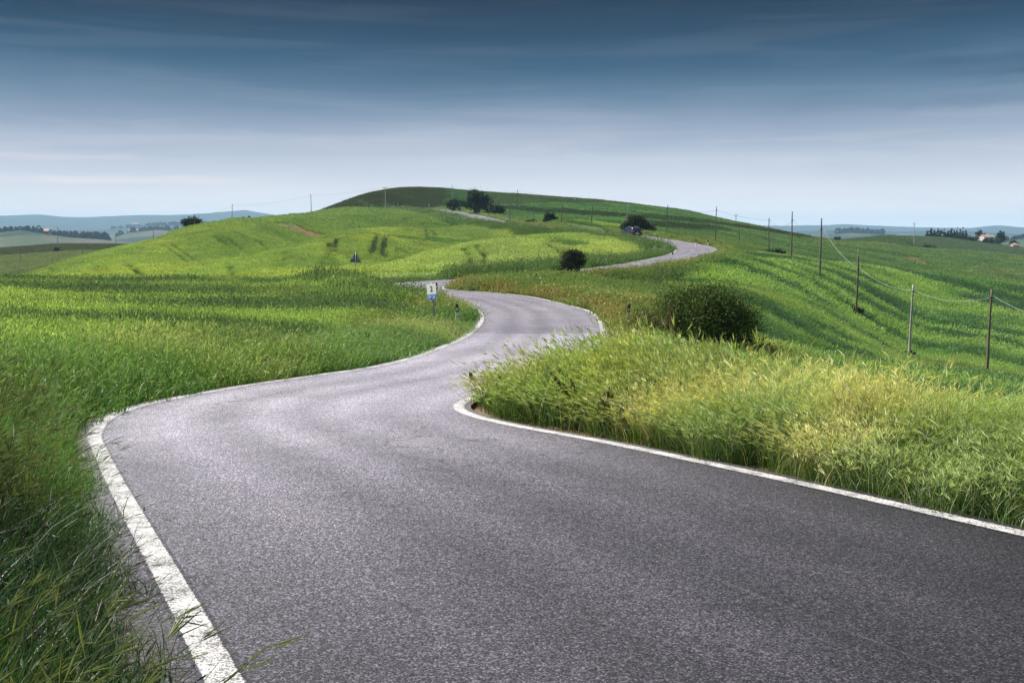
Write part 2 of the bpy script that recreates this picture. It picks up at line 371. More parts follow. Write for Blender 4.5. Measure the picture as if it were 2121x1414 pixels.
# zones: what grows where -> colour
def lines_dist(x, y, P, w=0):
    out = np.full(len(x), 1e3)
    for a in range(0, len(x), 20000):
        out[a:a+20000] = np.sqrt(((x[a:a+20000, None]-P[None, :, 0])**2+(y[a:a+20000, None]-P[None, :, 1])**2).min(1))
    return out
def drape(uv, dmin=70, dmax=440, step=1.2):
    """picture polyline -> where those sight lines meet the land"""
    out = []
    for (u0, v0), (u1, v1) in zip(uv[:-1], uv[1:]):
        k = max(2, int(math.hypot(u1-u0, v1-v0)/2.5))
        for t in np.linspace(0, 1, k, endpoint=False):
            u, v = u0+(u1-u0)*t, v0+(v1-v0)*t; a, b = ray(u, v); d = DR
            hit = np.argmax((CAMZ+b*d) < np.interp(d, DR, land(a*d, d))+.5)
            if hit and dmin < d[hit] < dmax: out.append((a*d[hit], d[hit]))
    if len(out) < 2: return out
    o2 = []
    for p, q in zip(out[:-1], out[1:]):
        L_ = math.hypot(p[0]-q[0], p[1]-q[1])
        if L_ > 45: continue
        for t in np.linspace(0, 1, max(1, int(L_/step)), endpoint=False): o2.append((p[0]+(q[0]-p[0])*t, p[1]+(q[1]-p[1])*t))
    return o2
DR = np.exp(np.linspace(math.log(72), math.log(560), 260))
TRK = [[(683, 505), (672, 540), (655, 570)], [(697, 495), (690, 530), (684, 560)], [(573, 527), (570, 545), (573, 560)], [(590, 522), (588, 545), (590, 558)], [(780, 487), (775, 510), (770, 530)], [(798, 490), (792, 520), (798, 538)],
 [(880, 470), (883, 487), (886, 497)], [(893, 476), (900, 488), (903, 496)], [(470, 545), (478, 560), (490, 575)], [(335, 507), (370, 530), (400, 553)], [(352, 505), (390, 530), (425, 555)], [(260, 545), (280, 560), (300, 575)],
 [(195, 553), (203, 563), (208, 572)], [(210, 551), (217, 562), (224, 571)], [(690, 445), (740, 450), (790, 465)], [(700, 443), (760, 447), (815, 462), (880, 468)], [(820, 443), (850, 455), (885, 463), (940, 470)],
 [(415, 480), (450, 495), (480, 515)], [(430, 477), (470, 495), (505, 520)], [(610, 455), (650, 475), (700, 487)], [(960, 515), (975, 535), (972, 555)], [(985, 510), (1003, 530), (1000, 552)], [(1130, 505), (1160, 520), (1170, 540)],
 [(10, 540), (40, 560), (60, 572)], [(60, 547), (90, 553), (120, 562)], [(480, 480), (530, 500), (560, 522)], [(545, 470), (590, 490), (620, 500)], [(1640, 487), (1690, 505), (1740, 520)], [(1660, 487), (1720, 507), (1780, 528)],
 [(1930, 520), (1990, 545), (2050, 570)], [(1955, 518), (2020, 545), (2090, 572)], [(2070, 528), (2121, 550)], [(1150, 447), (1230, 468), (1300, 485)], [(1170, 447), (1260, 470)], [(1420, 478), (1480, 495)], [(1400, 470), (1500, 497)],
 [(640, 590), (690, 560), (720, 545)], [(1700, 520), (1760, 533), (1830, 545)]]
TRK = np.array([p for t in TRK for p in drape(t)])
BROWN = np.array([p for t in [[(583, 462), (610, 468), (640, 480), (680, 494)], [(590, 463), (625, 476), (660, 490)], [(770, 484), (830, 490), (880, 495)], [(1880, 528), (1900, 538), (1932, 550)], [(1890, 530), (1915, 545)]] for p in drape(t, step=.8)])
BANK = np.array([p for t in [[(960, 428), (1050, 432), (1120, 436), (1200, 441), (1262, 446), (1340, 452), (1430, 459)], [(1370, 450), (1430, 456), (1500, 466), (1590, 478), (1660, 490)], [(1340, 466), (1420, 470), (1480, 473)]] for p in drape(t, 150, 420, step=1.5)])
DKPATCH = np.array([p for t in [[(1160, 501), (1180, 505), (1197, 510)], [(880, 497), (930, 500), (980, 502)], [(1890, 553), (1990, 556)]] for p in drape(t, step=.8)])

def zones(x, y, E, SD, S):
    """crop colour (albedo multiplier for a mid green), height factor"""
    x = np.asarray(x, float); y = np.asarray(y, float); r = np.hypot(x, y); u = 1060.5+FPX*x/np.maximum(y, 1)
    n1 = fbm(x, y, 6, 11); n2 = fbm(x, y, 26, 12); n3 = fbm(x, y, 2.2, 13)
    C = np.zeros((len(x), 3)); H = np.ones(len(x))
    def put(m, c): C[m] = c
    def blend(w, c): C[:] = C*(1-w[:, None])+np.array(c)*w[:, None]
    left = SD > 0
    # fields
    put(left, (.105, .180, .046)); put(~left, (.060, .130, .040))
    near = left & (r < 73)
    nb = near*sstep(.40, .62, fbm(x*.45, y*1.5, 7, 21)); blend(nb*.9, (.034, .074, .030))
    cen = left & (r >= 73) & (r < 345)
    blend(cen*sstep(.45, .6, fbm(x, y, 17, 23))*.55, (.095, .160, .042)); blend(cen*sstep(.52, .66, n2)*.5, (.145, .205, .045))
    blend(cen*sstep(150, 270, r)*.6, (.062, .118, .036)); blend(cen*sstep(.52, .60, fbm(x*1.3+y*.3, y*.35, 9, 24))*.5, (.06, .12, .036))
    lo = cen & (r < 135) & (u > 780); blend(lo*.5, (.15, .225, .075))
    # right fields: swaths running down the slope
    q = x*.85+y*.53; p = -x*.53+y*.85
    st = fbm(q, p*.16, 2.6, 31); rt = ~left
    blend(rt*sstep(.5, .62, st)*.85, (.020, .060, .027)); blend(rt*sstep(.52, .38, st)*.7, (.115, .195, .055))
    blend(rt*sstep(.56, .68, n2)*.35, (.12, .17, .045))
    fr = rt & (r > 150) & (u > 1380); blend(fr*.7, (.040, .088, .034)); blend(fr*sstep(.5, .62, fbm(x, y, 30, 35))*.35, (.09, .12, .035))
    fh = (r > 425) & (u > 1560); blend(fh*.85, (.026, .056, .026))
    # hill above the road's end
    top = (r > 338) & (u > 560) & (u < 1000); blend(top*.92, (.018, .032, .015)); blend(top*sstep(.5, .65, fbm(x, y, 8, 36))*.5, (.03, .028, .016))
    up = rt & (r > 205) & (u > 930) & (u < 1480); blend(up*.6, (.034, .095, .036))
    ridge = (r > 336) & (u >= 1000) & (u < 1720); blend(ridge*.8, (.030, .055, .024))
    if len(BANK):
        k = np.where((r > 180) & (r < 420))[0]
        if len(k): w = np.zeros(len(x)); w[k] = sstep(5.5, 3., lines_dist(x[k], y[k], BANK)); blend(w*.9, (.018, .036, .016)); H += w*.5
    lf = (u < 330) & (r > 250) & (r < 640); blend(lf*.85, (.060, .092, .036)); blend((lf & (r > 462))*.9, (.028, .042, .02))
    k = np.where((r > 70) & (r < 440))[0]
    if len(k):
        w = np.zeros(len(x)); w[k] = sstep(1.9, 1.1, lines_dist(x[k], y[k], BROWN)+(n3[k]-.5)*1.2); w *= .92; blend(w, (.13, .080, .052)); H -= w*.72
        w = np.zeros(len(x)); w[k] = sstep(2.2, 1.2, lines_dist(x[k], y[k], DKPATCH)); blend(w*.8, (.04, .10, .032)); H += w*.25
        w = np.zeros(len(x)); w[k] = sstep(.78, .56, lines_dist(x[k], y[k], TRK)/np.maximum(1, r[k]/220)); blend(w*.95, (.022, .042, .020)); H -= w*.55  # tractor tracks: shadow of the gaps painted as dark green
    # verges
    vw = np.where(r < 60, 2.6+1.2*n1, 2.2+.011*r+1.0*n1)
    v = sstep(vw+.5, vw-.3, E)
    lush = v*left*(S < S62); blend(lush, (.042, .092, .024)); blend(lush*sstep(10.5, 6, r)*.9, (.011, .026, .011)); blend(lush*sstep(.5, .66, n1)*.6*sstep(14, 22, r), (.10, .145, .045))  # close to the camera the green is darkened: vignette and shade painted in
    v2 = v*left*(S >= S62); blend(v2*.9, (.032, .072, .024)); H += v2*.45
    oat = v*(~left)*(S < S33); blend(oat*.9, (.10, .10, .04)); blend(v*(~left)*(S < S33)*sstep(.7, .1, E+(n3-.5)*.6), (.13, .11, .075))
    isl = (~left)*(S >= S33)*(S < s_at(78))*sstep(8, 5, E); blend(isl*.85, (.12, .155, .05))
    dry = isl*sstep(2.4, .9, np.abs(E-1.2)+(n1-.5)*2.4); blend(dry*.5, (.15, .125, .06))
    v3 = v*(~left)*(S >= S62+18); blend(v3*.85, (.042, .085, .028)); dr3 = sstep(1.8, .4, E)*(~left)*(S >= S62+40); blend(dr3*.5, (.14, .12, .055))
    C *= (1+(n3-.5)*.5)[:, None]
    H *= np.where(E < .9, .45+.6*np.clip(E, 0, .9), 1)
    return C, np.clip(H, .15, 1.7)

# ------------------------------------------------------------------ ground sheet (one polar sheet out to the horizon)
azd = np.arange(-.64, .6401, .0023); azc = np.linspace(.64, 2*math.pi-.64, 62)[1:-1]
AZ = np.concatenate([azd, azc]); rr = [.7]
while rr[-1] < 9500:
    r = rr[-1]; rr.append(r*(1.014 if r < 60 else 1.0068 if r < 420 else 1.011))
RR = np.array(rr); na, nr = len(AZ), len(RR)
X = (RR[:, None]*np.sin(AZ)[None]).ravel(); Y = (RR[:, None]*np.cos(AZ)[None]).ravel()
Zg, Eg, SDg, Sg, _ = ground(X, Y, True)
rad = np.hypot(X, Y); Cg = np.zeros((len(X), 3)); k = rad < 660
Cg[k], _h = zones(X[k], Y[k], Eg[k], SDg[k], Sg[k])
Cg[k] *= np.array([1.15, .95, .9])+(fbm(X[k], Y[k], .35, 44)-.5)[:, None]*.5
fz = sstep(600, 800, rad)[:, None]
ug = 1060.5+FPX*X/np.maximum(Y, 1); pat = fbm(X, Y, 150, 51, 3); pat2 = fbm(X, Y, 70, 52, 3)
far = np.where((pat > .52)[:, None], np.array([.06, .10, .04]), np.array([.10, .125, .055]))
far = np.where((pat2 > .58)[:, None], np.array([.03, .06, .03]), far); far = np.where((pat2 < .36)[:, None], np.array([.16, .14, .09]), far)
far = np.where((rad > 3600)[:, None], np.array([.04, .07, .05]), far)
far = far*np.array([.55, .62, .75]); Cg = Cg*(1-fz)+far*fz  # far fields darkened and blued: part of the haze is put into the colour
V = np.concatenate([np.stack([X, Y, Zg], -1), [[0, 0, float(Zg[:na].mean())]]])
i, j = np.meshgrid(np.arange(nr-1), np.arange(na), indexing='ij'); j2 = (j+1) % na
Q = np.stack([i*na+j, i*na+j2, (i+1)*na+j2, (i+1)*na+j], -1).reshape(-1, 4)[:, ::-1]
print('tracks', len(TRK), len(BROWN), len(BANK), len(DKPATCH))
cap = np.stack([np.full(na, len(V)-1), np.arange(na), (np.arange(na)+1) % na], -1)[:, ::-1]
loops = np.concatenate([Q.ravel(), cap.ravel()]); tot = np.concatenate([np.full(len(Q), 4), np.full(na, 3)]); st = np.concatenate([[0], np.cumsum(tot)[:-1]])
m, nt, out = new_mat('field_soil')
a = N(nt, 'ShaderNodeAttribute'); a.attribute_name = 'col'; tc = N(nt, 'ShaderNodeTexCoord')
fn = noise_n(nt, tc.outputs['Object'], .9, 9, .7); f2 = noise_n(nt, tc.outputs['Object'], 7., 5, .65)
c = mix_c(nt, 1., a.outputs['Color'], ramp(nt, fn, [(.3, .72), (.7, 1.25)]), 'MULTIPLY')
c = mix_c(nt, 1., c, ramp(nt, f2, [(.3, .75), (.7, 1.2)]), 'MULTIPLY')
p = N(nt, 'ShaderNodeBsdfPrincipled'); L(nt, c, p.inputs['Base Color']); p.inputs['Roughness'].default_value = .95; p.inputs['Specular IOR Level'].default_value = .1
b = N(nt, 'ShaderNodeBump'); b.inputs['Strength'].default_value = .5; b.inputs['Distance'].default_value = .25; L(nt, fn, b.inputs['Height']); L(nt, b.outputs[0], p.inputs['Normal'])
L(nt, p.outputs[0], out.inputs[0]); M['soil'] = m
me = np_mesh('ground', V, loops, st, tot, mat=m, smooth=True, attrs={'col': ('FLOAT_COLOR', np.concatenate([np.c_[np.concatenate([Cg, Cg[:1]]), np.ones(len(V))]]))})
go = bpy.data.objects.new('ground', me); COL.objects.link(go); tag(go, 'rolling green farmland of hills and valleys reaching to hazy far hills', 'ground', kind='structure')
GMIN = float(V[:, 2].min())

# ------------------------------------------------------------------ road
def ribbon(name, A, B, z, ncol, mat, s, u0, u1, dz=0.0):
    t = np.linspace(0, 1, ncol+1); nn = len(A)
    P = A[:, None]*(1-t)[None, :, None]+B[:, None]*t[None, :, None]
    Zs = rz_at(P[..., 1], s[:, None], z[:, None])+dz
    Vv = np.concatenate([P, Zs[..., None]], -1).reshape(-1, 3)
    a, b = np.meshgrid(np.arange(nn-1), np.arange(ncol), indexing='ij'); w = ncol+1
    q = np.stack([a*w+b, (a+1)*w+b, (a+1)*w+b+1, a*w+b+1], -1).reshape(-1, 4)[:, ::-1]
    U = (u0[:, None]*(1-t)[None]+u1[:, None]*t[None]); uv = np.stack([U, np.repeat(s[:, None], ncol+1, 1), np.maximum(np.abs(u0)[:, None], np.abs(u1)[:, None])-np.abs(U)], -1).reshape(-1, 3)
    me = quads_mesh(name, Vv, q, mat=mat, smooth=True, attrs={'road_uv': ('FLOAT_VECTOR', uv)})
    o = bpy.data.objects.new(name, me); COL.objects.link(o); return o
nl = (EL-ER)/np.linalg.norm(EL-ER, axis=1)[:, None]
def asphalt(nt, uvv, paint_=False):
    """weathered asphalt: colour socket, height socket"""
    tc = N(nt, 'ShaderNodeTexCoord'); o = tc.outputs['Object']
    sx = N(nt, 'ShaderNodeSeparateXYZ'); L(nt, uvv, sx.inputs[0]); u, s = sx.outputs[0], sx.outputs[1]
    vo = N(nt, 'ShaderNodeTexVoronoi'); vo.inputs['Scale'].default_value = 100; L(nt, o, vo.inputs['Vector'])
    grain = noise_n(nt, o, 60, 3, .7); grain2 = noise_n(nt, o, 22, 4, .65); blot = noise_n(nt, o, .55, 6, .62, .4); big = noise_n(nt, o, .16, 4, .55)
    sep = N(nt, 'ShaderNodeSeparateColor'); L(nt, vo.outputs['Color'], sep.inputs[0])
    stone = ramp(nt, sep.outputs[0], [(0, (.018, .017, .0195)), (.45, (.057, .054, .061)), (.8, (.118, .113, .122)), (1, (.25, .243, .258))])
    c = mix_c(nt, 1., stone, ramp(nt, grain2, [(.3, .8), (.7, 1.22)]), 'MULTIPLY')
    c = mix_c(nt, 1., c, ramp(nt, grain, [(.3, .78), (.7, 1.22)]), 'MULTIPLY')
    # wheel tracks, polished paler; crown and edges darker, along the road with a wander
    wob = math_n(nt, 'MULTIPLY', math_n(nt, 'SUBTRACT', noise_n(nt, uvv, .22, 3, .5), .5), .6); uu = math_n(nt, 'ADD', u, wob)
    def bump1(c0, w):
        d = math_n(nt, 'DIVIDE', math_n(nt, 'ABSOLUTE', math_n(nt, 'SUBTRACT', uu, c0)), w); return math_n(nt, 'SUBTRACT', 1., d, clamp=True)
    tracks = math_n(nt, 'ADD', math_n(nt, 'ADD', bump1(-1.75, .75), bump1(-.45, .6)), math_n(nt, 'ADD', bump1(.75, .7), bump1(1.9, .75)), clamp=True)
    c = mix_c(nt, math_n(nt, 'MULTIPLY', tracks, .6), c, mix_c(nt, 1., c, (1.75, 1.72, 1.75), 'MULTIPLY'))
    c = mix_c(nt, 1., c, ramp(nt, blot, [(.28, .82), (.5, 1.0), (.72, 1.14)]), 'MULTIPLY')
    c = mix_c(nt, 1., c, ramp(nt, big, [(.3, (.82, .81, .88)), (.7, (1.15, 1.13, 1.16))]), 'MULTIPLY')
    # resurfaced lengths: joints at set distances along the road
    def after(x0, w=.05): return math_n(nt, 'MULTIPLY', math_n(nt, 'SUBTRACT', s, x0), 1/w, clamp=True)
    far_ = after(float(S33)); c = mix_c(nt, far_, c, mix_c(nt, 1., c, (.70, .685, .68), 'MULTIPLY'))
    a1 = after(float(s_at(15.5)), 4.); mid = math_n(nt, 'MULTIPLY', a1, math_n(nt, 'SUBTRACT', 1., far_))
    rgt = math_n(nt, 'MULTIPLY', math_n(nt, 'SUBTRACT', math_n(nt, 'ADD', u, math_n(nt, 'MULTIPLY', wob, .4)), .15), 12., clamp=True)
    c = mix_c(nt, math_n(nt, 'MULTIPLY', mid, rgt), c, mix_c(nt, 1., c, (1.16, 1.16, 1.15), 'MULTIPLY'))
    c = mix_c(nt, 1., c, ramp(nt, math_n(nt, 'DIVIDE', math_n(nt, 'ADD', s, math_n(nt, 'MULTIPLY', u, -.9)), 40.), [(float(s_at(3.))/40, (.14, .135, .148)), (float(s_at(7.5))/40, (.58, .565, .61)), (float(s_at(14.))/40, (2.2, 2.2, 2.25))]), 'MULTIPLY')  # sheen and vignette painted into the asphalt: dark near the camera, pale beyond
    # long joint near the crown and thin cracks
    jn = math_n(nt, 'LESS_THAN', math_n(nt, 'ABSOLUTE', math_n(nt, 'SUBTRACT', math_n(nt, 'ADD', u, math_n(nt, 'MULTIPLY', wob, .12)), .12)), .012)
    c = mix_c(nt, math_n(nt, 'MULTIPLY', jn, .07), c, (.24, .22, .23))
    j2 = math_n(nt, 'LESS_THAN', math_n(nt, 'ABSOLUTE', math_n(nt, 'SUBTRACT', s, float(S33))), .05); c = mix_c(nt, math_n(nt, 'MULTIPLY', j2, .7), c, (.03, .03, .03))
    w = N(nt, 'ShaderNodeVectorMath'); w.operation = 'ADD'; nz = N(nt, 'ShaderNodeTexNoise'); nz.inputs['Scale'].default_value = 1.4; nz.inputs['Detail'].default_value = 5; L(nt, o, nz.inputs['Vector'])
    sc_ = N(nt, 'ShaderNodeVectorMath'); sc_.operation = 'SCALE'; sc_.inputs['Scale'].default_value = 1.2; L(nt, nz.outputs['Color'], sc_.inputs[0]); L(nt, o, w.inputs[0]); L(nt, sc_.outputs[0], w.inputs[1])
    vc = N(nt, 'ShaderNodeTexVoronoi'); vc.feature = 'DISTANCE_TO_EDGE'; vc.inputs['Scale'].default_value = .30; L(nt, w.outputs[0], vc.inputs['Vector'])
    crack = math_n(nt, 'MULTIPLY', math_n(nt, 'LESS_THAN', vc.outputs['Distance'], .0045), ramp(nt, big, [(.44, 0), (.54, 1)]))
    c = mix_c(nt, math_n(nt, 'MULTIPLY', crack, .0 if paint_ else .5), c, (.02, .02, .022))
    ed = math_n(nt, 'SUBTRACT', 1.05, math_n(nt, 'DIVIDE', math_n(nt, 'ADD', sx.outputs[2], math_n(nt, 'MULTIPLY', math_n(nt, 'SUBTRACT', grain2, .5), .45)), .26), clamp=True)
    if not paint_: c = mix_c(nt, math_n(nt, 'MULTIPLY', ed, .75), c, (.085, .072, .055))
    h = math_n(nt, 'ADD', math_n(nt, 'MULTIPLY', vo.outputs['Distance'], -.6), grain2)
    return c, h, o, u, s, sep.outputs[1]
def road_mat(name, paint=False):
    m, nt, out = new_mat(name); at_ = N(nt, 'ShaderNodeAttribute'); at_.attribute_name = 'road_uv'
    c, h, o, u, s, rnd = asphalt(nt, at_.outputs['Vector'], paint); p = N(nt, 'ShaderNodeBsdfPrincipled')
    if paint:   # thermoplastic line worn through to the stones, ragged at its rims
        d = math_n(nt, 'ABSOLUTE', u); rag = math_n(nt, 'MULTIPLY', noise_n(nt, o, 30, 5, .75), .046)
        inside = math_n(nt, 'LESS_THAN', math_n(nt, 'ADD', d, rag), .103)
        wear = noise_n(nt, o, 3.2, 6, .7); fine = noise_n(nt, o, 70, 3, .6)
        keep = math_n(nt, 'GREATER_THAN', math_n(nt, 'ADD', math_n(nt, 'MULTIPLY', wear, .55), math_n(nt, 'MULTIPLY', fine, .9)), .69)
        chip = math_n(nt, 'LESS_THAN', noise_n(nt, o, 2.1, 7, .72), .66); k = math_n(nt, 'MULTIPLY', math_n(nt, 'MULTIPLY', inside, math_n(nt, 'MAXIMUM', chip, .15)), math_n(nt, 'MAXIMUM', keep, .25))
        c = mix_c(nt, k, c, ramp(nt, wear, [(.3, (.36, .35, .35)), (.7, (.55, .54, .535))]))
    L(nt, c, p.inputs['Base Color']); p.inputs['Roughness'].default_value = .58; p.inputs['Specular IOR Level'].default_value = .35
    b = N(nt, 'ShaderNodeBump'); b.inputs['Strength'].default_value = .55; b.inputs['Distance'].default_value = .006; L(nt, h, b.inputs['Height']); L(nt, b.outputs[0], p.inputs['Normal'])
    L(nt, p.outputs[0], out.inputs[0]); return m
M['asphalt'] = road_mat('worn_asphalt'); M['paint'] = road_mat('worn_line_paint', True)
crown = np.linspace(0, 1, 9)
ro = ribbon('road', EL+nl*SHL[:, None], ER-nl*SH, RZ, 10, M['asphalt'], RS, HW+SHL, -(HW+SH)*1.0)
# u runs from + (left) to - (right); flip so right is positive
uvd = ro.data.attributes['road_uv'].data; arr = np.empty(len(uvd)*3, np.float32); uvd.foreach_get('vector', arr); arr[0::3] *= -1; uvd.foreach_set('vector', arr)
tag(ro, 'winding two-lane country road of worn grey asphalt', 'road', kind='structure')
LW = .105
for E_, sgn in ((EL, -1), (ER, 1)):
    z0 = np.full(len(E_), 0.)
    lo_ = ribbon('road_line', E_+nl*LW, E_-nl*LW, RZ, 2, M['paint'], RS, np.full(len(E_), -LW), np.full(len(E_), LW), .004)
    lo_.data.name = 'road_line'
    tag(lo_, 'worn white edge line along the %s side of the road' % ('left' if sgn < 0 else 'right'), 'road marking', kind='structure')
V_TOP = float(V[:, 2].max())

# ------------------------------------------------------------------ grasses and crops
def blade_arrays(seed, n, R, h, w, lean, spread, base, tip, ear=0, ear_len=(.05, .09), ear_w=.006, ear_col=(.4, .38, .2), dead=0., dead_col=(.32, .2, .1), curl=.35, sub=3):
    g = np.random.default_rng(seed)
    a = g.random(n)*2*np.pi; rr_ = R*np.sqrt(g.random(n)); root = np.stack([rr_*np.cos(a), rr_*np.sin(a)], -1)
    H = g.uniform(h[0], h[1], n)*(.75+.5*g.random(n)**1.5); yaw = g.random(n)*2*np.pi
    ln = np.stack([lean+g.normal(0, spread, n), g.normal(0, spread, n)], -1)
    T = np.array([0, .4, .75, 1.]) if sub == 3 else np.array([0, .6, 1.])
    k = len(T); wid = np.interp(T, [0, .3, .7, 1], [.75, 1, .7, .06])*w
    Wd = g.uniform(.6, 1.4, n)
    P = np.zeros((n, k, 3)); P[..., :2] = root[:, None]+ln[:, None]*(T**(1+curl*2))[None, :, None]*H[:, None, None]
    P[..., 2] = H[:, None]*(T-curl*.35*T**3)[None]
    side = np.stack([np.cos(yaw), np.sin(yaw), np.zeros(n)], -1)
    A = P-side[:, None]*(wid[None, :, None]*Wd[:, None, None]/2); B = P+side[:, None]*(wid[None, :, None]*Wd[:, None, None]/2)
    V = np.stack([A, B], 2).reshape(-1, 3)
    i0 = (np.arange(n)*k*2)[:, None]+np.arange(k-1)[None]*2
    Q = np.stack([i0, i0+1, i0+3, i0+2], -1).reshape(-1, 4)
    bc = np.array(base); tc_ = np.array(tip); jit = g.normal(0, .16, (n, 1, 1)); hue = g.normal(0, .10, (n, 1, 3))
    C = (bc*(1-T[None, :, None])+tc_*T[None, :, None])*(1+jit+hue)
    dm = g.random(n) < dead; C[dm] = np.array(dead_col)*(.7+.6*g.random((dm.sum(), 1, 1)))
    C = np.repeat(np.clip(C, .005, .9)[:, :, None], 2, 2).reshape(-1, 3)
    if ear:
        m = max(1, int(n*ear)); sel = g.choice(n, m, replace=n < m); t0 = P[sel, -1]; d = P[sel, -1]-P[sel, -2]; d /= np.linalg.norm(d, axis=1)[:, None]+1e-9
        d = d+np.array([lean*.9, 0, -.25])+g.normal(0, .22, (m, 3)); d /= np.linalg.norm(d, axis=1)[:, None]
        el = g.uniform(*ear_len, m)[:, None]; s1 = np.cross(d, g.normal(0, 1, (m, 3))); s1 /= np.linalg.norm(s1, axis=1)[:, None]; s2 = np.cross(d, s1)
        ew = ear_w*g.uniform(.7, 1.3, (m, 1)); mid_ = t0+d*el*.45
        ev = np.stack([t0, mid_+s1*ew, t0+d*el, mid_-s1*ew, t0, mid_+s2*ew, t0+d*el, mid_-s2*ew], 1).reshape(-1, 3)
        q = (len(V)+np.arange(m*2)*4)[:, None]+np.arange(4)[None]
        ec = np.array(ear_col)[None]*(1+g.normal(0, .2, (m, 1))); V = np.concatenate([V, ev]); Q = np.concatenate([Q, q]); C = np.concatenate([C, np.repeat(np.clip(ec, .01, .95), 8, 0)])
    return V, Q, C
def tuft(*a, extra=None, **k):
    V, Q, C = blade_arrays(*a, **k)
    for e in extra or []:
        v, q, c = blade_arrays(a[0]+991, **e); Q = np.concatenate([Q, q+len(V)]); V = np.concatenate([V, v]); C = np.concatenate([C, c])
    me = quads_mesh('blades', V, Q, mat=M['grass'], attrs={'col': ('FLOAT_COLOR', np.c_[C, np.ones(len(C))])})
    return bpy.data.objects.new('blades', me)

def scatter(name, tufts, P, rot, scl, idx, tint, label, cat):
    """one mass of plants: a cloud of points, each carrying one of the tufts"""
    coll = bpy.data.collections.new(name+'_tufts')
    for k, t in enumerate(tufts): t.name = 'tuft_%02d' % k; coll.objects.link(t)
    n = len(P)
    me = np_mesh(name, P, [], [], [], attrs={'rot': ('FLOAT_VECTOR', rot), 'scl': ('FLOAT_VECTOR', scl), 'idx': ('INT', idx), 'tint': ('FLOAT_COLOR', np.c_[tint, np.ones(n)])})
    o = bpy.data.objects.new(name, me); COL.objects.link(o)
    ng = bpy.data.node_groups.new(name+'_nodes', 'GeometryNodeTree')
    ng.interface.new_socket('Geometry', in_out='INPUT', socket_type='NodeSocketGeometry'); ng.interface.new_socket('Geometry', in_out='OUTPUT', socket_type='NodeSocketGeometry')
    gi = ng.nodes.new('NodeGroupInput'); gout = ng.nodes.new('NodeGroupOutput'); ip = ng.nodes.new('GeometryNodeInstanceOnPoints')
    ci = ng.nodes.new('GeometryNodeCollectionInfo'); ci.inputs['Collection'].default_value = coll; ci.inputs['Separate Children'].default_value = True; ci.inputs['Reset Children'].default_value = True
    ng.links.new(gi.outputs[0], ip.inputs['Points']); ng.links.new(ci.outputs[0], ip.inputs['Instance']); ip.inputs['Pick Instance'].default_value = True
    def na_(nm, ty):
        x = ng.nodes.new('GeometryNodeInputNamedAttribute'); x.data_type = ty; x.inputs['Name'].default_value = nm; return [s for s in x.outputs if s.enabled and s.name == 'Attribute'][0]
    ng.links.new(na_('idx', 'INT'), ip.inputs['Instance Index'])
    e = ng.nodes.new('FunctionNodeEulerToRotation'); ng.links.new(na_('rot', 'FLOAT_VECTOR'), e.inputs[0]); ng.links.new(e.outputs[0], ip.inputs['Rotation'])
    ng.links.new(na_('scl', 'FLOAT_VECTOR'), ip.inputs['Scale']); ng.links.new(ip.outputs[0], gout.inputs[0])
    md = o.modifiers.new('scatter', 'NODES'); md.node_group = ng
    tag(o, label, cat, kind='stuff'); return o

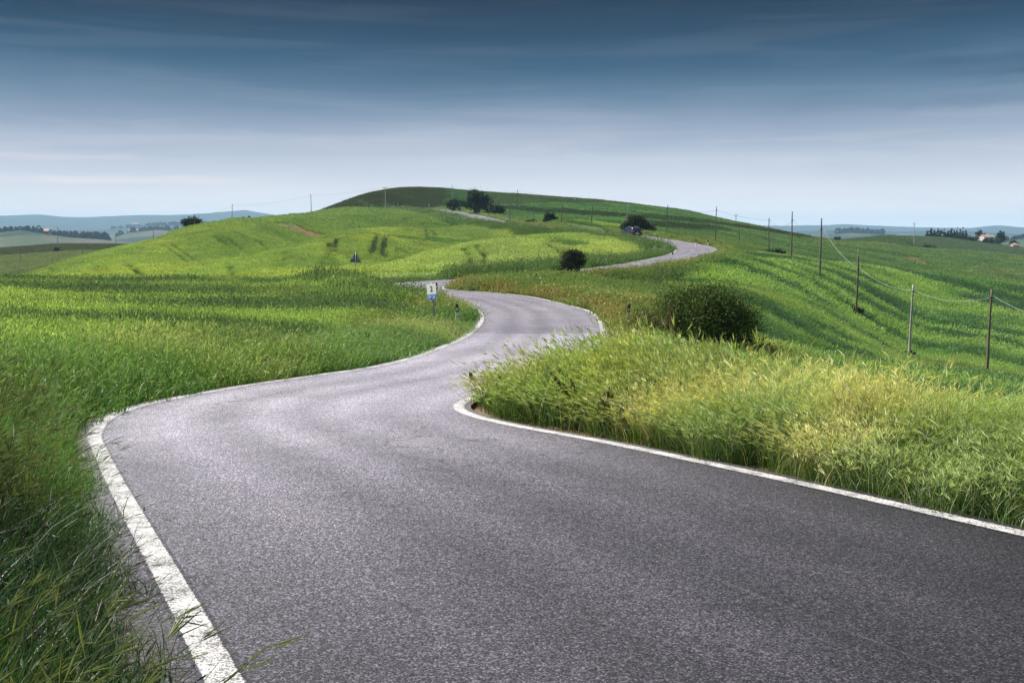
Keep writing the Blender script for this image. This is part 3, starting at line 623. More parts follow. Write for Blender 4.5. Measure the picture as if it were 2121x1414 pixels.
def cells(r0, r1, sp, a0=-.60, a1=.60, seed=0):
    g = np.random.default_rng(100+seed); A_ = []
    nx = int(r1*math.sin(max(abs(a0), abs(a1)))/sp)+2
    ii, jj = np.meshgrid(np.arange(-nx, nx+1), np.arange(int(-1/sp), int(r1/sp)+2))
    x = (ii+g.uniform(-.5, .5, ii.shape)).ravel()*sp; y = (jj+g.uniform(-.5, .5, ii.shape)).ravel()*sp
    r = np.hypot(x, y); a = np.arctan2(x, y); rj = r*(1+g.normal(0, .04, len(r)))
    k = (rj >= r0) & (rj < r1) & (a > a0) & (a < a1) & (r > .6)
    return x[k], y[k]
GAIN = np.array([2.05, 2.15, 1.62])
G_MID = np.array([.10, .16, .036])   # the neutral colour tufts are made in; tint = wanted/neutral
def mk(kind, lod, n=4):
    out = []
    for s in range(n):
        sd = hash((kind, lod)) % 1000 if False else (len(kind)*37+ord(kind[0])*11+lod*101+s*7)
        b, t = (.085, .125, .024), (.115, .185, .042)
        if kind == 'lush':
            if lod == 0: o = tuft(sd, 150, .30, (.30, .80), .0058, .09, .20, b, t, .26, (.05, .11), .0045, ((.26, .25, .14), (.20, .13, .07))[s % 2], .03, (.28, .20, .10), curl=.5, extra=[dict(n=16, R=.3, h=(.12, .32), w=.034, lean=.1, spread=.5, base=(.05, .09, .02), tip=(.075, .14, .03), curl=.8), dict(n=26, R=.3, h=(.06, .2), w=.006, lean=.4, spread=.9, base=(.22, .17, .09), tip=(.28, .22, .12), curl=.9)] if s % 2 else None)
            elif lod == 1: o = tuft(sd, 150, .46, (.3, .75), .010, .08, .18, b, t, .5, (.07, .13), .008, (.29, .28, .15), .02, curl=.5)
            else: o = tuft(sd, 110, .62, (.3, .75), .022, .08, .18, b, t, .4, (.10, .16), .024, (.20, .21, .09), .03, curl=.45, sub=2)
        elif kind == 'oats':
            if lod == 0: o = tuft(sd, 95, .30, (.72, 1.0), .0050, .20, .15, (.060, .100, .020), (.165, .195, .065), 2.1, (.08, .16), .0030, (.40, .41, .17), .08, (.42, .32, .18), curl=.45)
            elif lod == 1: o = tuft(sd, 115, .46, (.72, 1.0), .0085, .20, .15, (.060, .100, .020), (.165, .195, .065), 1.9, (.09, .18), .0060, (.40, .41, .17), .08, (.42, .32, .18), curl=.45)
            else: o = tuft(sd, 90, .62, (.5, .9), .026, .25, .18, b, t, .8, (.12, .2), .024, (.34, .34, .17), .05, (.42, .3, .16), sub=2)
        elif kind == 'crop':
            e = (.17, .205, .075)
            if lod == 0: o = tuft(sd, 130, .30, (.45, .62), .0075, .06, .09, b, t, .55, (.06, .09), .008, e, .02, (.3, .26, .12), curl=.3)
            elif lod == 1: o = tuft(sd, 150, .46, (.45, .62), .012, .06, .09, b, t, .55, (.07, .10), .012, e, .02, (.3, .26, .12), curl=.3)
            elif lod == 2: o = tuft(sd, 110, .66, (.45, .62), .024, .06, .10, b, t, .5, (.09, .13), .022, e, .015, (.3, .26, .12), curl=.3, sub=2)
            elif lod == 5: o = tuft(sd, 48, .27, (.5, .64), .026, .05, .08, b, t, .5, (.10, .14), .024, e, .01, curl=.3, sub=2)
            elif lod == 3: o = tuft(sd, 120, 1.15, (.45, .62), .045, .06, .10, b, t, .5, (.12, .18), .04, e, .01, curl=.3, sub=2)
            else: o = tuft(sd, 130, 2.5, (.4, .62), .11, .06, .12, b, t, .4, (.18, .25), .09, e, .01, curl=.3, sub=2)
        elif kind == 'dry':
            if lod == 1: o = tuft(sd, 120, .46, (.35, .75), .011, .15, .2, b, t, 1., (.07, .13), .013, (.25, .245, .115), .07, (.34, .24, .13), curl=.4)
            else: o = tuft(sd, 95, .62, (.35, .75), .026, .15, .2, b, t, .8, (.1, .17), .025, (.25, .245, .115), .07, (.33, .24, .13), sub=2)
        out.append(o)
    return out
BANDS = [(0, .8, 13, .235, 0), (1, 13, 36, .40, 0), (2, 36, 92, .56, 0), (5, 80, 270, .36, 1), (3, 92, 235, .98, 0), (4, 235, 640, 2.15, 0)]
pool = {}
for lod, r0, r1, sp, along in BANDS:
    x, y = cells(r0, r1, sp, seed=lod+7*along); dtk = lines_dist(x, y, TRK) if r1 > 80 else np.full(len(x), 99.)
    if along: kk = (dtk < 1.75) & (dtk > .47); x, y, dtk = x[kk], y[kk], dtk[kk]
    z, E, SD, S, _ = ground(x, y, True); r = np.hypot(x, y); u = 1060.5+FPX*x/np.maximum(y, .5)
    C, H = zones(x, y, E, SD, S); g = np.random.default_rng(50+lod)
    rad_ = (.22, .34, .45, .8, 1.6, .3)[lod]
    k = (bool(along) | (dtk > 1.6) | (np.hypot(x, y) > 270) | (np.hypot(x, y) < 80)) & (E > np.minimum(rad_*.55, 2)-.06+g.normal(0, .05, len(x))) & ((r > 2.2) | (E > .5))
    if lod in (3, 4): k &= lines_dist(x, y, BROWN) > (1.7 if lod == 3 else 2.9)
    # nothing is grown where the slope in front hides it entirely behind the camera's own verge
    eps = max(.4, sp); gx = (ground(x+eps, y)-z)/eps; gy = (ground(x, y+eps)-z)/eps
    gx = np.clip(gx, -.5, .5); gy = np.clip(gy, -.5, .5)
    wind = (fbm(x, y, 5, 61)-.5)*2.2+np.where(x > 2, -.5+np.clip((u-1500)/400, 0, 1)*.9, .3)
    wind = np.where((SD < 0) & (S < S33), math.pi*(1-sstep(1300, 1950, u+500*(fbm(x, y, 2.5, 62)-.5)))+wind*.7, wind)
    yaw = wind+g.normal(0, 1.0, len(x))
    # tilt with the ground: rotation whose z axis is the surface normal, kept half way
    rx = np.arctan(gy)*.8; ry = -np.arctan(gx)*.8
    cy_, sy_ = np.cos(yaw), np.sin(yaw)
    rot = np.stack([rx*cy_+(-ry)*(-sy_), ry*cy_-rx*sy_, yaw], -1)
    sxy = g.uniform(.9, 1.15, len(x)); hz = H*g.uniform(.82, 1.18, len(x))*(.82+.36*fbm(x, y, 3.5, 71))
    vw = np.where(r < 60, 3.1, 2.4+.011*r); vg = (E < vw+1.1*(fbm(x, y, 3, 72)-.5)) & (r < 420)
    oat0 = vg & (SD < 0) & (S < S33+3); oat = oat0 & ((y < 16.5) | (fbm(x, y, 2.2, 83) > .56)); isl = (SD < 0) & (S >= S33) & (S < s_at(78)) & ((E < 2.2) | (E < 7) & (y > 58)) & ~oat
    dry = (isl | (vg & (SD < 0) & (S >= S62))) & ~oat
    tall = vg & (SD > 0) & (r < 12.5) & (E > .55) & (fbm(x, y, .8, 88) > .57)
    kindm = np.where(oat | tall, 'oats', np.where(dry, 'dry', np.where(vg, 'lush', 'crop')))
    hz = hz*np.where(oat0, np.where(x > 2.2, np.clip(1.0-.10*(x-2.2), .74, 1), 1)*np.where(y > 15, np.clip(1-.045*(y-14.5), .45, 1), 1), 1)
    hz = hz*np.where((SD > 0) & (S < S62) & vg & (r > 24), .74, 1); hz = hz*np.where((SD > 0) & (S < S62) & (u > 690) & (u < 905) & (r > 45) & (r < 68), 1.5, 1); hz = hz*np.where((SD > 0) & (u > 640) & (u < 920) & (r > 71) & (r < 96), .5, 1); hz = hz*np.where(oat0, .72+.56*fbm(x, y, 1.3, 84), 1)
    for pu, pd in ((946, 38.5), (1300, 38), (900.5, 36), (905, 54), (1070, 77), (1249, 97), (1393.5, 114), (1443, 129), (1466.5, 131), (1274, 110), (1357, 123), (1391.5, 146), (1324, 156), (1248.5, 168)):
        px_, py_, _ = at(pu, 600, pd); hz = np.where(np.hypot((x-px_)*1.6, (y-py_+pd*.012)) < .7+.012*pd, hz*.5, hz)
    lo_hill = (r > 640); k &= ~lo_hill
    tint = C/G_MID*GAIN
    for kd in ('oats', 'dry', 'lush', 'crop'):
        q = k & (kindm == kd); l2 = lod
        if kd == 'dry': l2 = min(max(lod, 1), 2)
        elif kd != 'crop': l2 = min(lod, 2)
        if not q.any(): continue
        f = 1.0
        if lod == 3 and kd != 'crop': f = 1.5
        if along and kd != 'crop': continue
        if lod == 4 and kd != 'crop': f = 3.0
        key = kd if not (kd == 'crop') else ('crop_near' if lod < 3 else 'crop_far')
        sxyq = sxy[q]*f; hh = hz[q]*(1.0 if kd != 'oats' else 1.04)
        tq = tint[q].copy(); tq[SD[q] > 0] *= (1.0, .98, 1.12) if kd == 'crop' else (.98, 1.02, 1.0)
        if kd == 'oats': tq = np.where((SD[q] > 0)[:, None], np.array([.36, .44, .40]), np.array([.95, 1.22, 1.0])+np.array([.62, .28, .55])*sstep(.40, .62, fbm(x[q], y[q], 1.1, 95))[:, None])*(.72+.56*fbm(x[q], y[q], 1.5, 81))[:, None]
        if kd == 'dry':
            w_ = (sstep(1.1, .2, np.abs(E[q]-.55)+(fbm(x[q], y[q], 2.2, 82)-.45)*1.8)*.75*np.where(S[q] < S62+18, 1, .7))[:, None]; tq = np.array([.86, 1.25, .95])*(.75+.5*fbm(x[q], y[q], 2.5, 87))[:, None]*(1-w_)+w_*np.array([1.5, 1.18, 1.25])
        side = np.where(SD[q] > 0, 0, 1)
        for sd_ in (0, 1):
            w = side == sd_
            if w.any(): pool.setdefault((kd, sd_ if kd in ('crop', 'lush') or (kd == 'oats' and sd_ == 0) else 2), []).append((l2, np.stack([x, y, z-.02], -1)[q][w], rot[q][w], np.stack([sxyq, sxyq, hh], -1)[w], tq[w]))
    q = k & oat & ((fbm(x, y, .9, 85) > .3))   # leafy growth under the oats
    if q.any(): pool.setdefault(('lush', 1), []).append((min(lod, 2), np.stack([x+.1, y-.08, z-.02], -1)[q], rot[q]+np.array([0, 0, 1.3]), np.stack([sxy[q], sxy[q], hz[q]*.80], -1), np.tile(np.array([.42, .60, .52]), (q.sum(), 1))*(.7+.6*fbm(x[q], y[q], 1.2, 91))[:, None]))
META = {('oats', 0): ('seeded_grass', 'tall dark grass with tan seed heads in the near left corner', 'tall grass'),
 ('oats', 2): ('wild_oats', 'tall cream-eared wild oats bending over the right road edge', 'tall grass'),
 ('dry', 2): ('dry_grass', 'reddish dry grass on the island inside the road bend and along the far verge', 'dry grass'),
 ('lush', 0): ('verge_grass', 'dark lush verge grass along the left edge of the road', 'grass'), ('lush', 1): ('verge_grass', 'dark green leafy grass under the oats and on the right-hand road banks', 'grass'),
 ('crop', 0): ('wheat_field', 'yellow-green wheat on the hills left of the road', 'crop field'), ('crop', 1): ('wheat_field', 'deep green wheat on the slopes right of the road', 'crop field')}
lib = {}
for (kd, sd_), lst in pool.items():
    lods = sorted({l[0] for l in lst}); tf = []; off = {}
    for l in lods: off[l] = len(tf); tf += mk(kd, l, 5)
    P = np.concatenate([l[1] for l in lst]); Rt = np.concatenate([l[2] for l in lst]); Sc = np.concatenate([l[3] for l in lst]); Tn = np.concatenate([l[4] for l in lst])
    g = np.random.default_rng(5); ix = np.concatenate([off[l[0]]+g.integers(0, 5, len(l[1])) for l in lst])
    nm, lb, ct = META[(kd, sd_)]; scatter(nm, tf, P, Rt, Sc, ix, Tn, lb, ct); print('stuff', nm, kd, sd_, len(P))

# ------------------------------------------------------------------ poles and cables
def ptop(u, v, d): return Vector(at(u, v, d))
POLE = {}
def pole(key, top, base, d, kind, label, frac=.06, group='timber poles along the cable line'):
    bx, by, _ = at(base[0], base[1], d); z0 = gz(bx, by); b = Vector((bx, by, z0)); t = ptop(*top, d)
    t = Vector((t.x, t.y, max(t.z, z0+3.2))); L_ = (t-b).length; r0 = {'conc': .15}.get(kind, .105)
    root = empty('utility_pole', b); ax = (t-b).normalized(); tag(root, label, 'pole', group)
    sh = MB(); nseg = 7; wob_ = Vector((random.uniform(-.02, .02), random.uniform(-.02, .02), 0))
    pts = [ax*(-.5)]+[ax*(L_*k/nseg)+wob_*math.sin(k*1.1) for k in range(nseg+1)]
    sh.tube(pts, [r0*1.08]+[r0*(1-.35*k/nseg) for k in range(nseg+1)], 10)
    sh.build('shaft', M['concrete'] if kind == 'conc' else M['pole_pale'] if kind == 'pale' else M['pole_wood'], root, smooth=True)
    q = ax*(L_*(1-frac))
    if kind == 'conc':
        a = MB(); a.box(q, (1.5, .1, .1)); a.box(q+Vector((0, 0, -.6)), (.9, .08, .08)); arm = a.build('crossarm', M['dark_steel'], root)
        for dx in (-.68, 0, .68):
            i = MB(); i.lathe([(.03, .05), (.07, .09), (.05, .16), (.07, .2), (.02, .28)], q+Vector((dx, 0, 0)), 8); i.build('insulator', M['white'], arm)
    else:
        c = MB(); c.lathe([(r0*.98, -.05), (r0*1.02, 0), (r0*.98, .05)], q, 10); c.box(q+Vector((r0+.04, -.03, 0)), (.14, .06, .07)); c.build('clamp', M['dark_steel'], root)
        c = MB(); c.lathe([(.02, 0), (.035, .02), (.03, .07), (.012, .09)], q+Vector((r0+.09, -.03, .02)), 8); c.build('insulator', M['white_refl'], root)
    POLE[key] = b+q+Vector((r0+.09, -.03, .06)) if kind != 'conc' else b+q+Vector((0, 0, .2))
    return root
pole(317, (317.5, 476), (317.5, 504), 320, 'wood', 'dark pole poking over the left hillside below the round tree')
pole(403, (403, 449), (403, 474), 232, 'wood', 'dark pole rising out of the round tree on the left skyline')
pole(481, (481, 423), (480, 458), 268, 'pale', 'pale pole on the left skyline just right of the round tree')
pole(644, (643.5, 402), (645, 441), 305, 'wood', 'dark pole on the skyline left of the summit, between two paler poles')
pole(798, (797.5, 387), (799, 433), 318, 'conc', 'pale concrete pole at the left end of the dark summit', .04)
pole(936, (936.3, 383), (937, 427), 318, 'pale', 'two-tone pole behind the bushes, highest on the summit skyline')
pole(1072, (1072, 393), (1071, 436), 292, 'wood', 'dark pole right of the big summit tree, standing above the skyline')
pole(1265, (1265.7, 414.5), (1252.7, 457), 290, 'wood', 'strongly tilted dark pole on the right hill slope')
pole(1300, (1301, 425), (1297, 468), 215, 'pale', 'pale mottled pole half hidden by the bush behind the car', .1)
pole(1383, (1383.3, 424), (1380.5, 489), 186, 'wood', 'dark pole beside the road just right of the car', .1)
pole(1484, (1484, 428), (1481.5, 502), 172, 'wood', 'dark pole beyond the far right road bend', .1)
pole(1593, (1592.8, 451), (1592.5, 521), 165, 'wood', 'dark pole standing in the low dark bush of the right field', .07)
pole(1641, (1641, 438), (1639.5, 531), 135, 'wood', 'tallest-looking dark pole breaking the right skyline', .18)
pole(1702, (1702, 452), (1698, 571), 108, 'wood', 'dark pole in the right field with a rusty clump at its foot', .18)
pole(1779, (1779, 516), (1773.5, 646), 95, 'wood', 'pole on the right slope with dark weeds at its foot, cable a third down', .3)
pole(1891, (1891.5, 589), (1882.5, 739), 84, 'pale', 'near pale weathered pole with a dark top in the right field', .09)
pole(2054, (2054, 599), (2043.5, 776), 71, 'wood', 'nearest brown pole at the right edge of the photo', .09)
g2 = 'roadside poles below the summit'
pole(1013, (1013.5, 416), (1013, 438), 275, 'wood', 'short dark pole between the big summit tree and its smaller neighbour', .06, g2)
pole(1057, (1057, 418), (1055.6, 459), 246, 'wood', 'dark pole right beside the far red-edged warning sign', .06, g2)
pole(1107, (1107, 423), (1104.7, 465), 222, 'wood', 'dark pole above the low flat bush by the upper road', .06, g2)
pole(1165, (1164.8, 423), (1162, 473), 206, 'wood', 'dark pole just right of the small dark tree by the upper road', .06, g2)
pole(1228, (1228, 424), (1223.7, 479), 190, 'wood', 'dark pole above the hidden road, left of the tilted pole', .06, g2)
g3 = 'poles in the far left field'
pole(41, (41.3, 513), (41.5, 543), 380, 'wood', 'leftmost dark pole low in the far left field', .06, g3)
pole(119, (119.5, 467), (119.5, 519), 425, 'conc', 'tall pale power pole with crossarm before the far villas', .1, 'pale power poles')
pole(108, (108.6, 533), (109, 556), 335, 'wood', 'short dark pole at the foot of the left hill, below the pale power pole', .06, g3)
pole(171, (171.5, 514), (171.5, 539), 372, 'wood', 'dark pole in the far left field right of the pale power pole', .06, g3)
pole(239, (239.5, 487.5), (239.5, 520), 425, 'wood', 'dark pole at the meeting of far left field and hillside', .06, g3)
pole(1524, (1524.2, 446), (1524, 472), 345, 'conc', 'pale power pole on the right skyline between two near dark poles', .1, 'pale power poles')
pole(1532, (1532, 474), (1531.5, 505), 205, 'wood', 'short dark pole low on the right hill beyond the far bend', .06, g2)
pole(1893, (1893.6, 458), (1893.4, 508), 430, 'conc', 'lone pale power pole before the far right hill', .1, 'pale power poles')
def cable(name, keys, rad, mat, label, ends=(), sag=.02):
    P = [POLE[k] if not isinstance(k, tuple) else Vector(k) for k in keys]; pts = []
    for a, b in zip(P[:-1], P[1:]):
        L_ = (b-a).length; s = min(L_*sag, .9)
        for k in range(10): t = k/10; pts.append(a.lerp(b, t)-Vector((0, 0, 4*s*t*(1-t))))
    pts.append(P[-1]); m = MB(); m.tube(pts, rad, 6); o = m.build(name, mat, smooth=True); tag(o, label, 'cable'); return o
cable('overhead_cable', [317, 403, 481, 644, 798, 936, 1072, 1265, 1300], .015, M['cable_dark'], 'thin dark cable strung along the skyline over the summit')
cable('overhead_cable', [1300, 1383, 1484, 1593, 1641, 1702], .015, M['cable_dark'], 'thin dark cable sagging between poles on the right skyline', sag=.035)
e_ = POLE[2054]; cable('overhead_cable', [1702, 1779, 1891, 2054, (e_.x+.6, e_.y-13, e_.z-.9)], .011, M['cable'], 'pale thick cable sagging across the right-hand wheat field', sag=.045)
cable('overhead_cable', [1013, 1057, 1107, 1165, 1228, 1300], .012, M['cable_dark'], 'thin dark cable low along the upper road poles', sag=.05)

# ------------------------------------------------------------------ marker posts
def marker_proto(kind):
    root = empty('marker_post', (0, 0, 0)); h = .95
    prof = [(-.062, .0), (-.045, -.045), (.045, -.045), (.062, 0), (.03, .055), (-.03, .055)]
    def solid(p, z0, z1, tilt=0, s=1.0):
        n_ = len(p); vs = [(x*s, y*s, z0) for x, y in p]+[(x*s, y*s, z1+(y*tilt)) for x, y in p]
        return vs, [tuple(range(n_-1, -1, -1)), tuple(range(n_, 2*n_))]+[(i, (i+1) % n_, n_+(i+1) % n_, n_+i) for i in range(n_)]
    m_ = MB(); m_.add(*solid(prof, -.25, h-.34)); m_.build('post', M['white'], root)
    m_ = MB(); m_.add(*solid(prof, h-.34, h-.04, -1.0, 1.06)); band = m_.build('cap', M['black'], root)
    m_ = MB(); m_.box((0, -.051, h-.20), (.072, .012, .11 if kind == 'red' else .13)); m_.build('reflector', M['red_refl'] if kind == 'red' else M['white_refl'], band)
    return root
def copy_tree(o, parent=None):
    c = o.copy(); COL.objects.link(c)
    if parent is not None: c.parent = parent; c.matrix_parent_inverse = o.matrix_parent_inverse.copy()
    for ch in list(o.children): copy_tree(ch, c)
    return c
MARK = [
 ('w', 905, 587, 54, 'black and white marker post right behind the kilometre sign'), ('w', 946, 632, 38.5, 'weathered marker post in the verge below the kilometre sign'),
 ('w', 756, 692, 27, 'marker post nearly drowned in the left verge grass'), ('w', 918, 561, 79, 'marker post above the kilometre sign, by the far side of the bend'),
 ('w', 769, 572, 79, 'left one of two marker posts beside the back-turned triangle sign'), ('w', 778, 575, 76, 'right one of two marker posts beside the back-turned triangle sign'),
 ('w', 1114.5, 545, 93, 'white-reflector marker post left of the small leaning tree'), ('w', 1274, 525, 110, 'white-reflector marker post right of the small leaning tree'),
 ('w', 1357, 504, 123, 'white-reflector marker post at the inner tip of the far bend'), ('w', 1343.5, 497, 132, 'white-reflector marker post half hidden just below the car'),
 ('r', 1300, 632, 38, 'near red-reflector marker post beside the big round bush'), ('r', 1150, 577, 63, 'brownish marker post stub in the dry island grass'),
 ('r', 1070, 562, 77, 'red-reflector marker post on the island left of the leaning tree'), ('r', 1249, 545, 97, 'red-reflector marker post right beside the leaning tree, below the road'),
 ('r', 1393.5, 523, 114, 'red-reflector marker post at the lower edge of the far bend'), ('r', 1443, 496, 129, 'left red-reflector marker post outside the far bend'),
 ('r', 1466.5, 498, 131, 'right red-reflector marker post outside the far bend'), ('r', 1391.5, 488, 146, 'red-reflector marker post right of the car by the pole'),
 ('r', 1324, 479, 156, 'red-reflector marker post just right of the car'), ('r', 1248.5, 474, 168, 'red-reflector marker post left of the car'),
 ('r', 1182.5, 471, 186, 'red-reflector marker post on the upper road right of the small dark tree'), ('w', 1178, 476, 181, 'white-reflector marker post tight beside a red one on the upper road'),
 ('r', 1116, 465, 202, 'red-reflector marker post below the low flat bush'), ('w', 1054.5, 464, 222, 'white-reflector marker post opposite the far warning sign'),
 ('r', 964.7, 442, 277, 'red-reflector marker post below the big summit tree'), ('r', 933.6, 433.5, 306, 'marker post below the low summit bush'),
 ('r', 911.5, 429.5, 322, 'marker post right of the chevron by the gate'), ('w', 870.5, 428.5, 335, 'marker post left of the brown gate')]
proto = {'w': marker_proto('white'), 'r': marker_proto('red')}; used = {'w': 0, 'r': 0}
for kd, u, v, d, lb in MARK:
    x, y, zt = at(u, v, d); zg = gz(x, y); sz = min(1.3, max(.9, (zt-zg)/.91)); zg = zt-.91*sz
    o = proto[kd] if not used[kd] else copy_tree(proto[kd]); used[kd] = 1
    o.location = (x, y, zg); o.scale = (.92 if d < 60 else 1.15, .92 if d < 60 else 1.15, sz); o.rotation_euler = (random.uniform(-.05, .05), random.uniform(-.09, .09), random.uniform(-.3, .3))
    tag(o, lb, 'marker post', 'road marker posts with white reflectors' if kd == 'w' else 'road marker posts with red reflectors')

# ------------------------------------------------------------------ signs
def text(name, s, size, mat, parent, loc, rot=(math.pi/2, 0, 0), sx_=1., off=0.):
    cu = bpy.data.curves.new(name, 'FONT'); cu.body = s; cu.size = size; cu.align_x = 'CENTER'; cu.align_y = 'CENTER'; cu.extrude = .002; cu.offset = off
    tmp = bpy.data.objects.new(name+'_tmp', cu); COL.objects.link(tmp); bpy.context.view_layer.update()
    me = bpy.data.meshes.new_from_object(tmp.evaluated_get(bpy.context.evaluated_depsgraph_get())); bpy.data.objects.remove(tmp)
    me.name = name; me.materials.clear(); me.materials.append(mat)
    o = bpy.data.objects.new(name, me); COL.objects.link(o); o.parent = parent; o.location = loc; o.rotation_euler = rot; o.scale = (sx_, 1, 1); return o
def rrect(w, h, r, n=4, cx=0, cz=0):
    out = []
    for qx, qz, a0 in ((1, 1, 0), (-1, 1, 90), (-1, -1, 180), (1, -1, 270)):
        for k in range(n+1): a = R_(a0+90*k/n); out.append((cx+qx*(w/2-r)+r*math.cos(a), cz+qz*(h/2-r)+r*math.sin(a)))
    return out
D = 36.; bx, by, _ = at(900.5, 655, D); zg = gz(bx, by); tp = ptop(889.5, 588, D); H_ = (tp-Vector((bx, by, zg))).length
ks = empty('kilometre_sign', (bx, by, zg), R_(-10)); tl = math.atan2(tp.x-bx, tp.z-zg); ks.rotation_euler = (R_(-2), tl, R_(-38))
tag(ks, 'leaning white and blue kilometre sign reading 2 SP 23 on a thin steel post', 'road sign')
p_ = MB(); p_.tube([(0, 0, -.3), (0, 0, H_*.5), (0, 0, H_+.03)], .026, 12); p_.build('post', M['metal'], ks, smooth=True)
pw = MB(); pw.prism(rrect(.45, .38, .012, cz=H_-.19), -.045, -.032); wpn = pw.build('white_panel', M['white'], ks)
text('numeral', '2', .27, M['black'], wpn, (0, -.047, H_-.195), off=.003)
pw = MB(); pw.prism(rrect(.45, .205, .012, cz=H_-.485), -.043, -.032); bpn = pw.build('blue_panel', M['white'], ks)
pw = MB(); pw.prism(rrect(.425, .180, .010, cz=H_-.485), -.046, -.0435); pw.build('blue_field', M['blue'], bpn)
text('lettering', 'SP 23', .150, M['white'], bpn, (0, -.048, H_-.488), off=.002, sx_=1.0)
pw = MB(); pw.box((0, -.012, H_-.1), (.10, .04, .03)); pw.build('bracket', M['metal'], ks); pw = MB(); pw.box((0, -.012, H_-.46), (.10, .04, .03)); pw.build('bracket', M['metal'], ks)
pw = MB(); pw.lathe([(.028, 0), (.03, .01), (.022, .05), (.008, .06)], (.09, -.02, H_+.0), 10); pw.build('top_cap', M['orange'], ks)
# seen from behind
D = 79.; bx, by, _ = at(733.5, 583, D); zg = gz(bx, by); t_ = ptop(737, 522, D); H_ = t_.z-zg
ts = empty('warning_sign', (bx, by, zg)); ts.rotation_euler = (0, math.atan2(t_.x-bx, H_), R_(12)); tag(ts, 'triangular road sign seen from its dark grey back, on a tall post', 'road sign')
p_ = MB(); p_.tube([(0, 0, -.3), (0, 0, H_-.02)], .03, 12); p_.build('post', M['metal'], ts, smooth=True)
def tri(w, h, r, z0, n=4):
    c = [(-w/2+r*1.5, z0+r), (w/2-r*1.5, z0+r), (0, z0+h-r*1.9)]; out = []
    for (x, z), a0 in zip(c, (150, 270, 30)):
        for k in range(n+1): a = R_(a0+120*k/n); out.append((x+r*math.cos(a), z+r*math.sin(a)))
    return out
pw = MB(); pw.prism(tri(.95, .84, .05, H_-.83), .045, .06); pl_ = pw.build('panel', M['sign_back'], ts)
pw = MB(); pw.prism(rrect(.5, .05, .01, cz=H_-.62), .02, .044); pw.build('bracket', M['dark_steel'], ts); pw = MB(); pw.prism(rrect(.22, .05, .01, cz=H_-.3), .02, .044); pw.build('bracket', M['dark_steel'], ts)
for x_, z_, m_ in ((-.2, H_-.5, 'white_refl'), (.17, H_-.52, 'white_refl'), (.2, H_-.72, 'orange')):
    pw = MB(); pw.prism(rrect(.07, .09, .01, cx=x_, cz=z_), .042, .0445); pw.build('sticker', M[m_], pl_)
# far warning sign with plate
D = 226.; bx, by, _ = at(1050.6, 460, D); zg = gz(bx, by); t_ = ptop(1050.6, 443.5, D); H_ = max(2.0, t_.z-zg)
ws = empty('warning_sign', (bx, by, zg)); tag(ws, 'small red-bordered triangular warning sign with a white plate by the upper road', 'road sign')
p_ = MB(); p_.tube([(0, 0, -.3), (0, 0, H_-.02)], .035, 10); p_.build('post', M['metal'], ws)
pw = MB(); pw.prism(tri(.95, .84, .05, H_-.83), -.06, -.045); f_ = pw.build('border', M['red'], ws)
pw = MB(); pw.prism(tri(.62, .55, .03, H_-.72), -.064, -.061); f2_ = pw.build('face', M['white'], f_)
pw = MB(); pw.prism([(-.15, H_-.64), (.15, H_-.64), (.09, H_-.5), (.02, H_-.43), (-.06, H_-.52)], -.068, -.065); pw.build('symbol', M['black'], f_)
pw = MB(); pw.prism(rrect(.85, .25, .01, cz=H_-.99), -.06, -.045); pw.build('plate', M['white'], ws)
# chevron boards
for u, v, d, lb in ((888.3, 421.5, 335, 'black chevron board with a white arrow beside the brown gate'), (824.6, 420.5, 338, 'black chevron board with a white arrow near the concrete pole')):
    x, y, zt = at(u, v, d); zg = gz(x, y); H_ = max(1.3, zt-zg)
    cs = empty('chevron_sign', (x, y, zg)); tag(cs, lb, 'road sign', 'chevron boards at the summit bend')
    pw = MB()
    for q in (-.3, .3): pw.tube([(q, 0, -.3), (q, 0, H_-.05)], .03, 8)
    pw.build('post', M['metal'], cs)
    pw = MB(); pw.prism(rrect(.95, .95, .04, cz=H_-.48), -.05, -.035); pw.build('board', M['black'], cs)
    c_ = H_-.48; pw = MB(); pw.prism([(-.3, c_), (.1, c_+.42), (.34, c_+.42), (-.02, c_), (.34, c_-.42), (.1, c_-.42)], -.056, -.052); pw.build('chevron', M['white'], cs)
# gate and fence posts at the summit
d = 342.; x, y, _ = at(882, 424, d); zg = gz(x, y); gt = empty('field_gate', (x, y, zg)); tag(gt, 'brown wooden field gate behind the chevron board on the summit bend', 'gate')
pw = MB()
for q in (-1.6, 1.6): pw.box((q, 0, .55), (.16, .16, 1.7))
pw.build('post', M['wood_rail'], gt)
pw = MB()
for q in (.35, .75, 1.15): pw.box((0, 0, q), (3.0, .06, .14))
pw.box((0, -.05, .75), (2.9, .05, .12), Matrix.Rotation(R_(15), 3, 'Y')); pw.build('rails', M['wood_rail'], gt)
pw = MB(); pw.tube([(0, 0, -.3), (.01, 0, .7), (0, 0, 1.35)], [.075, .07, .06], 8); fp = pw.build('fence_post', M['pole_wood'])
for k, u in enumerate((848.2, 857.4, 864.5, 870.8, 874.3, 893.5)):
    o = fp if k == 0 else fp.copy()
    if k: COL.objects.link(o)
    x, y, _ = at(u, 424, 345); o.location = (x, y, gz(x, y)); o.scale = (1, 1, random.uniform(.95, 1.4))
    tag(o, 'short dark fence post in the row beside the brown summit gate', 'fence post', 'fence posts by the summit gate')
d = 330; x, y, _ = at(1190, 436, d); pw = MB(); pw.tube([(0, 0, -.3), (0, 0, 1.9)], .05, 8); bo = empty('field_marker', (x, y, gz(x, y))); pw.build('post', M['metal'], bo)
pw = MB(); pw.prism(rrect(.55, .5, .03, cz=2.1), -.05, -.03); pw.build('panel', M['white'], bo); tag(bo, 'tiny white-headed post on the terrace bank of the right hill', 'sign')

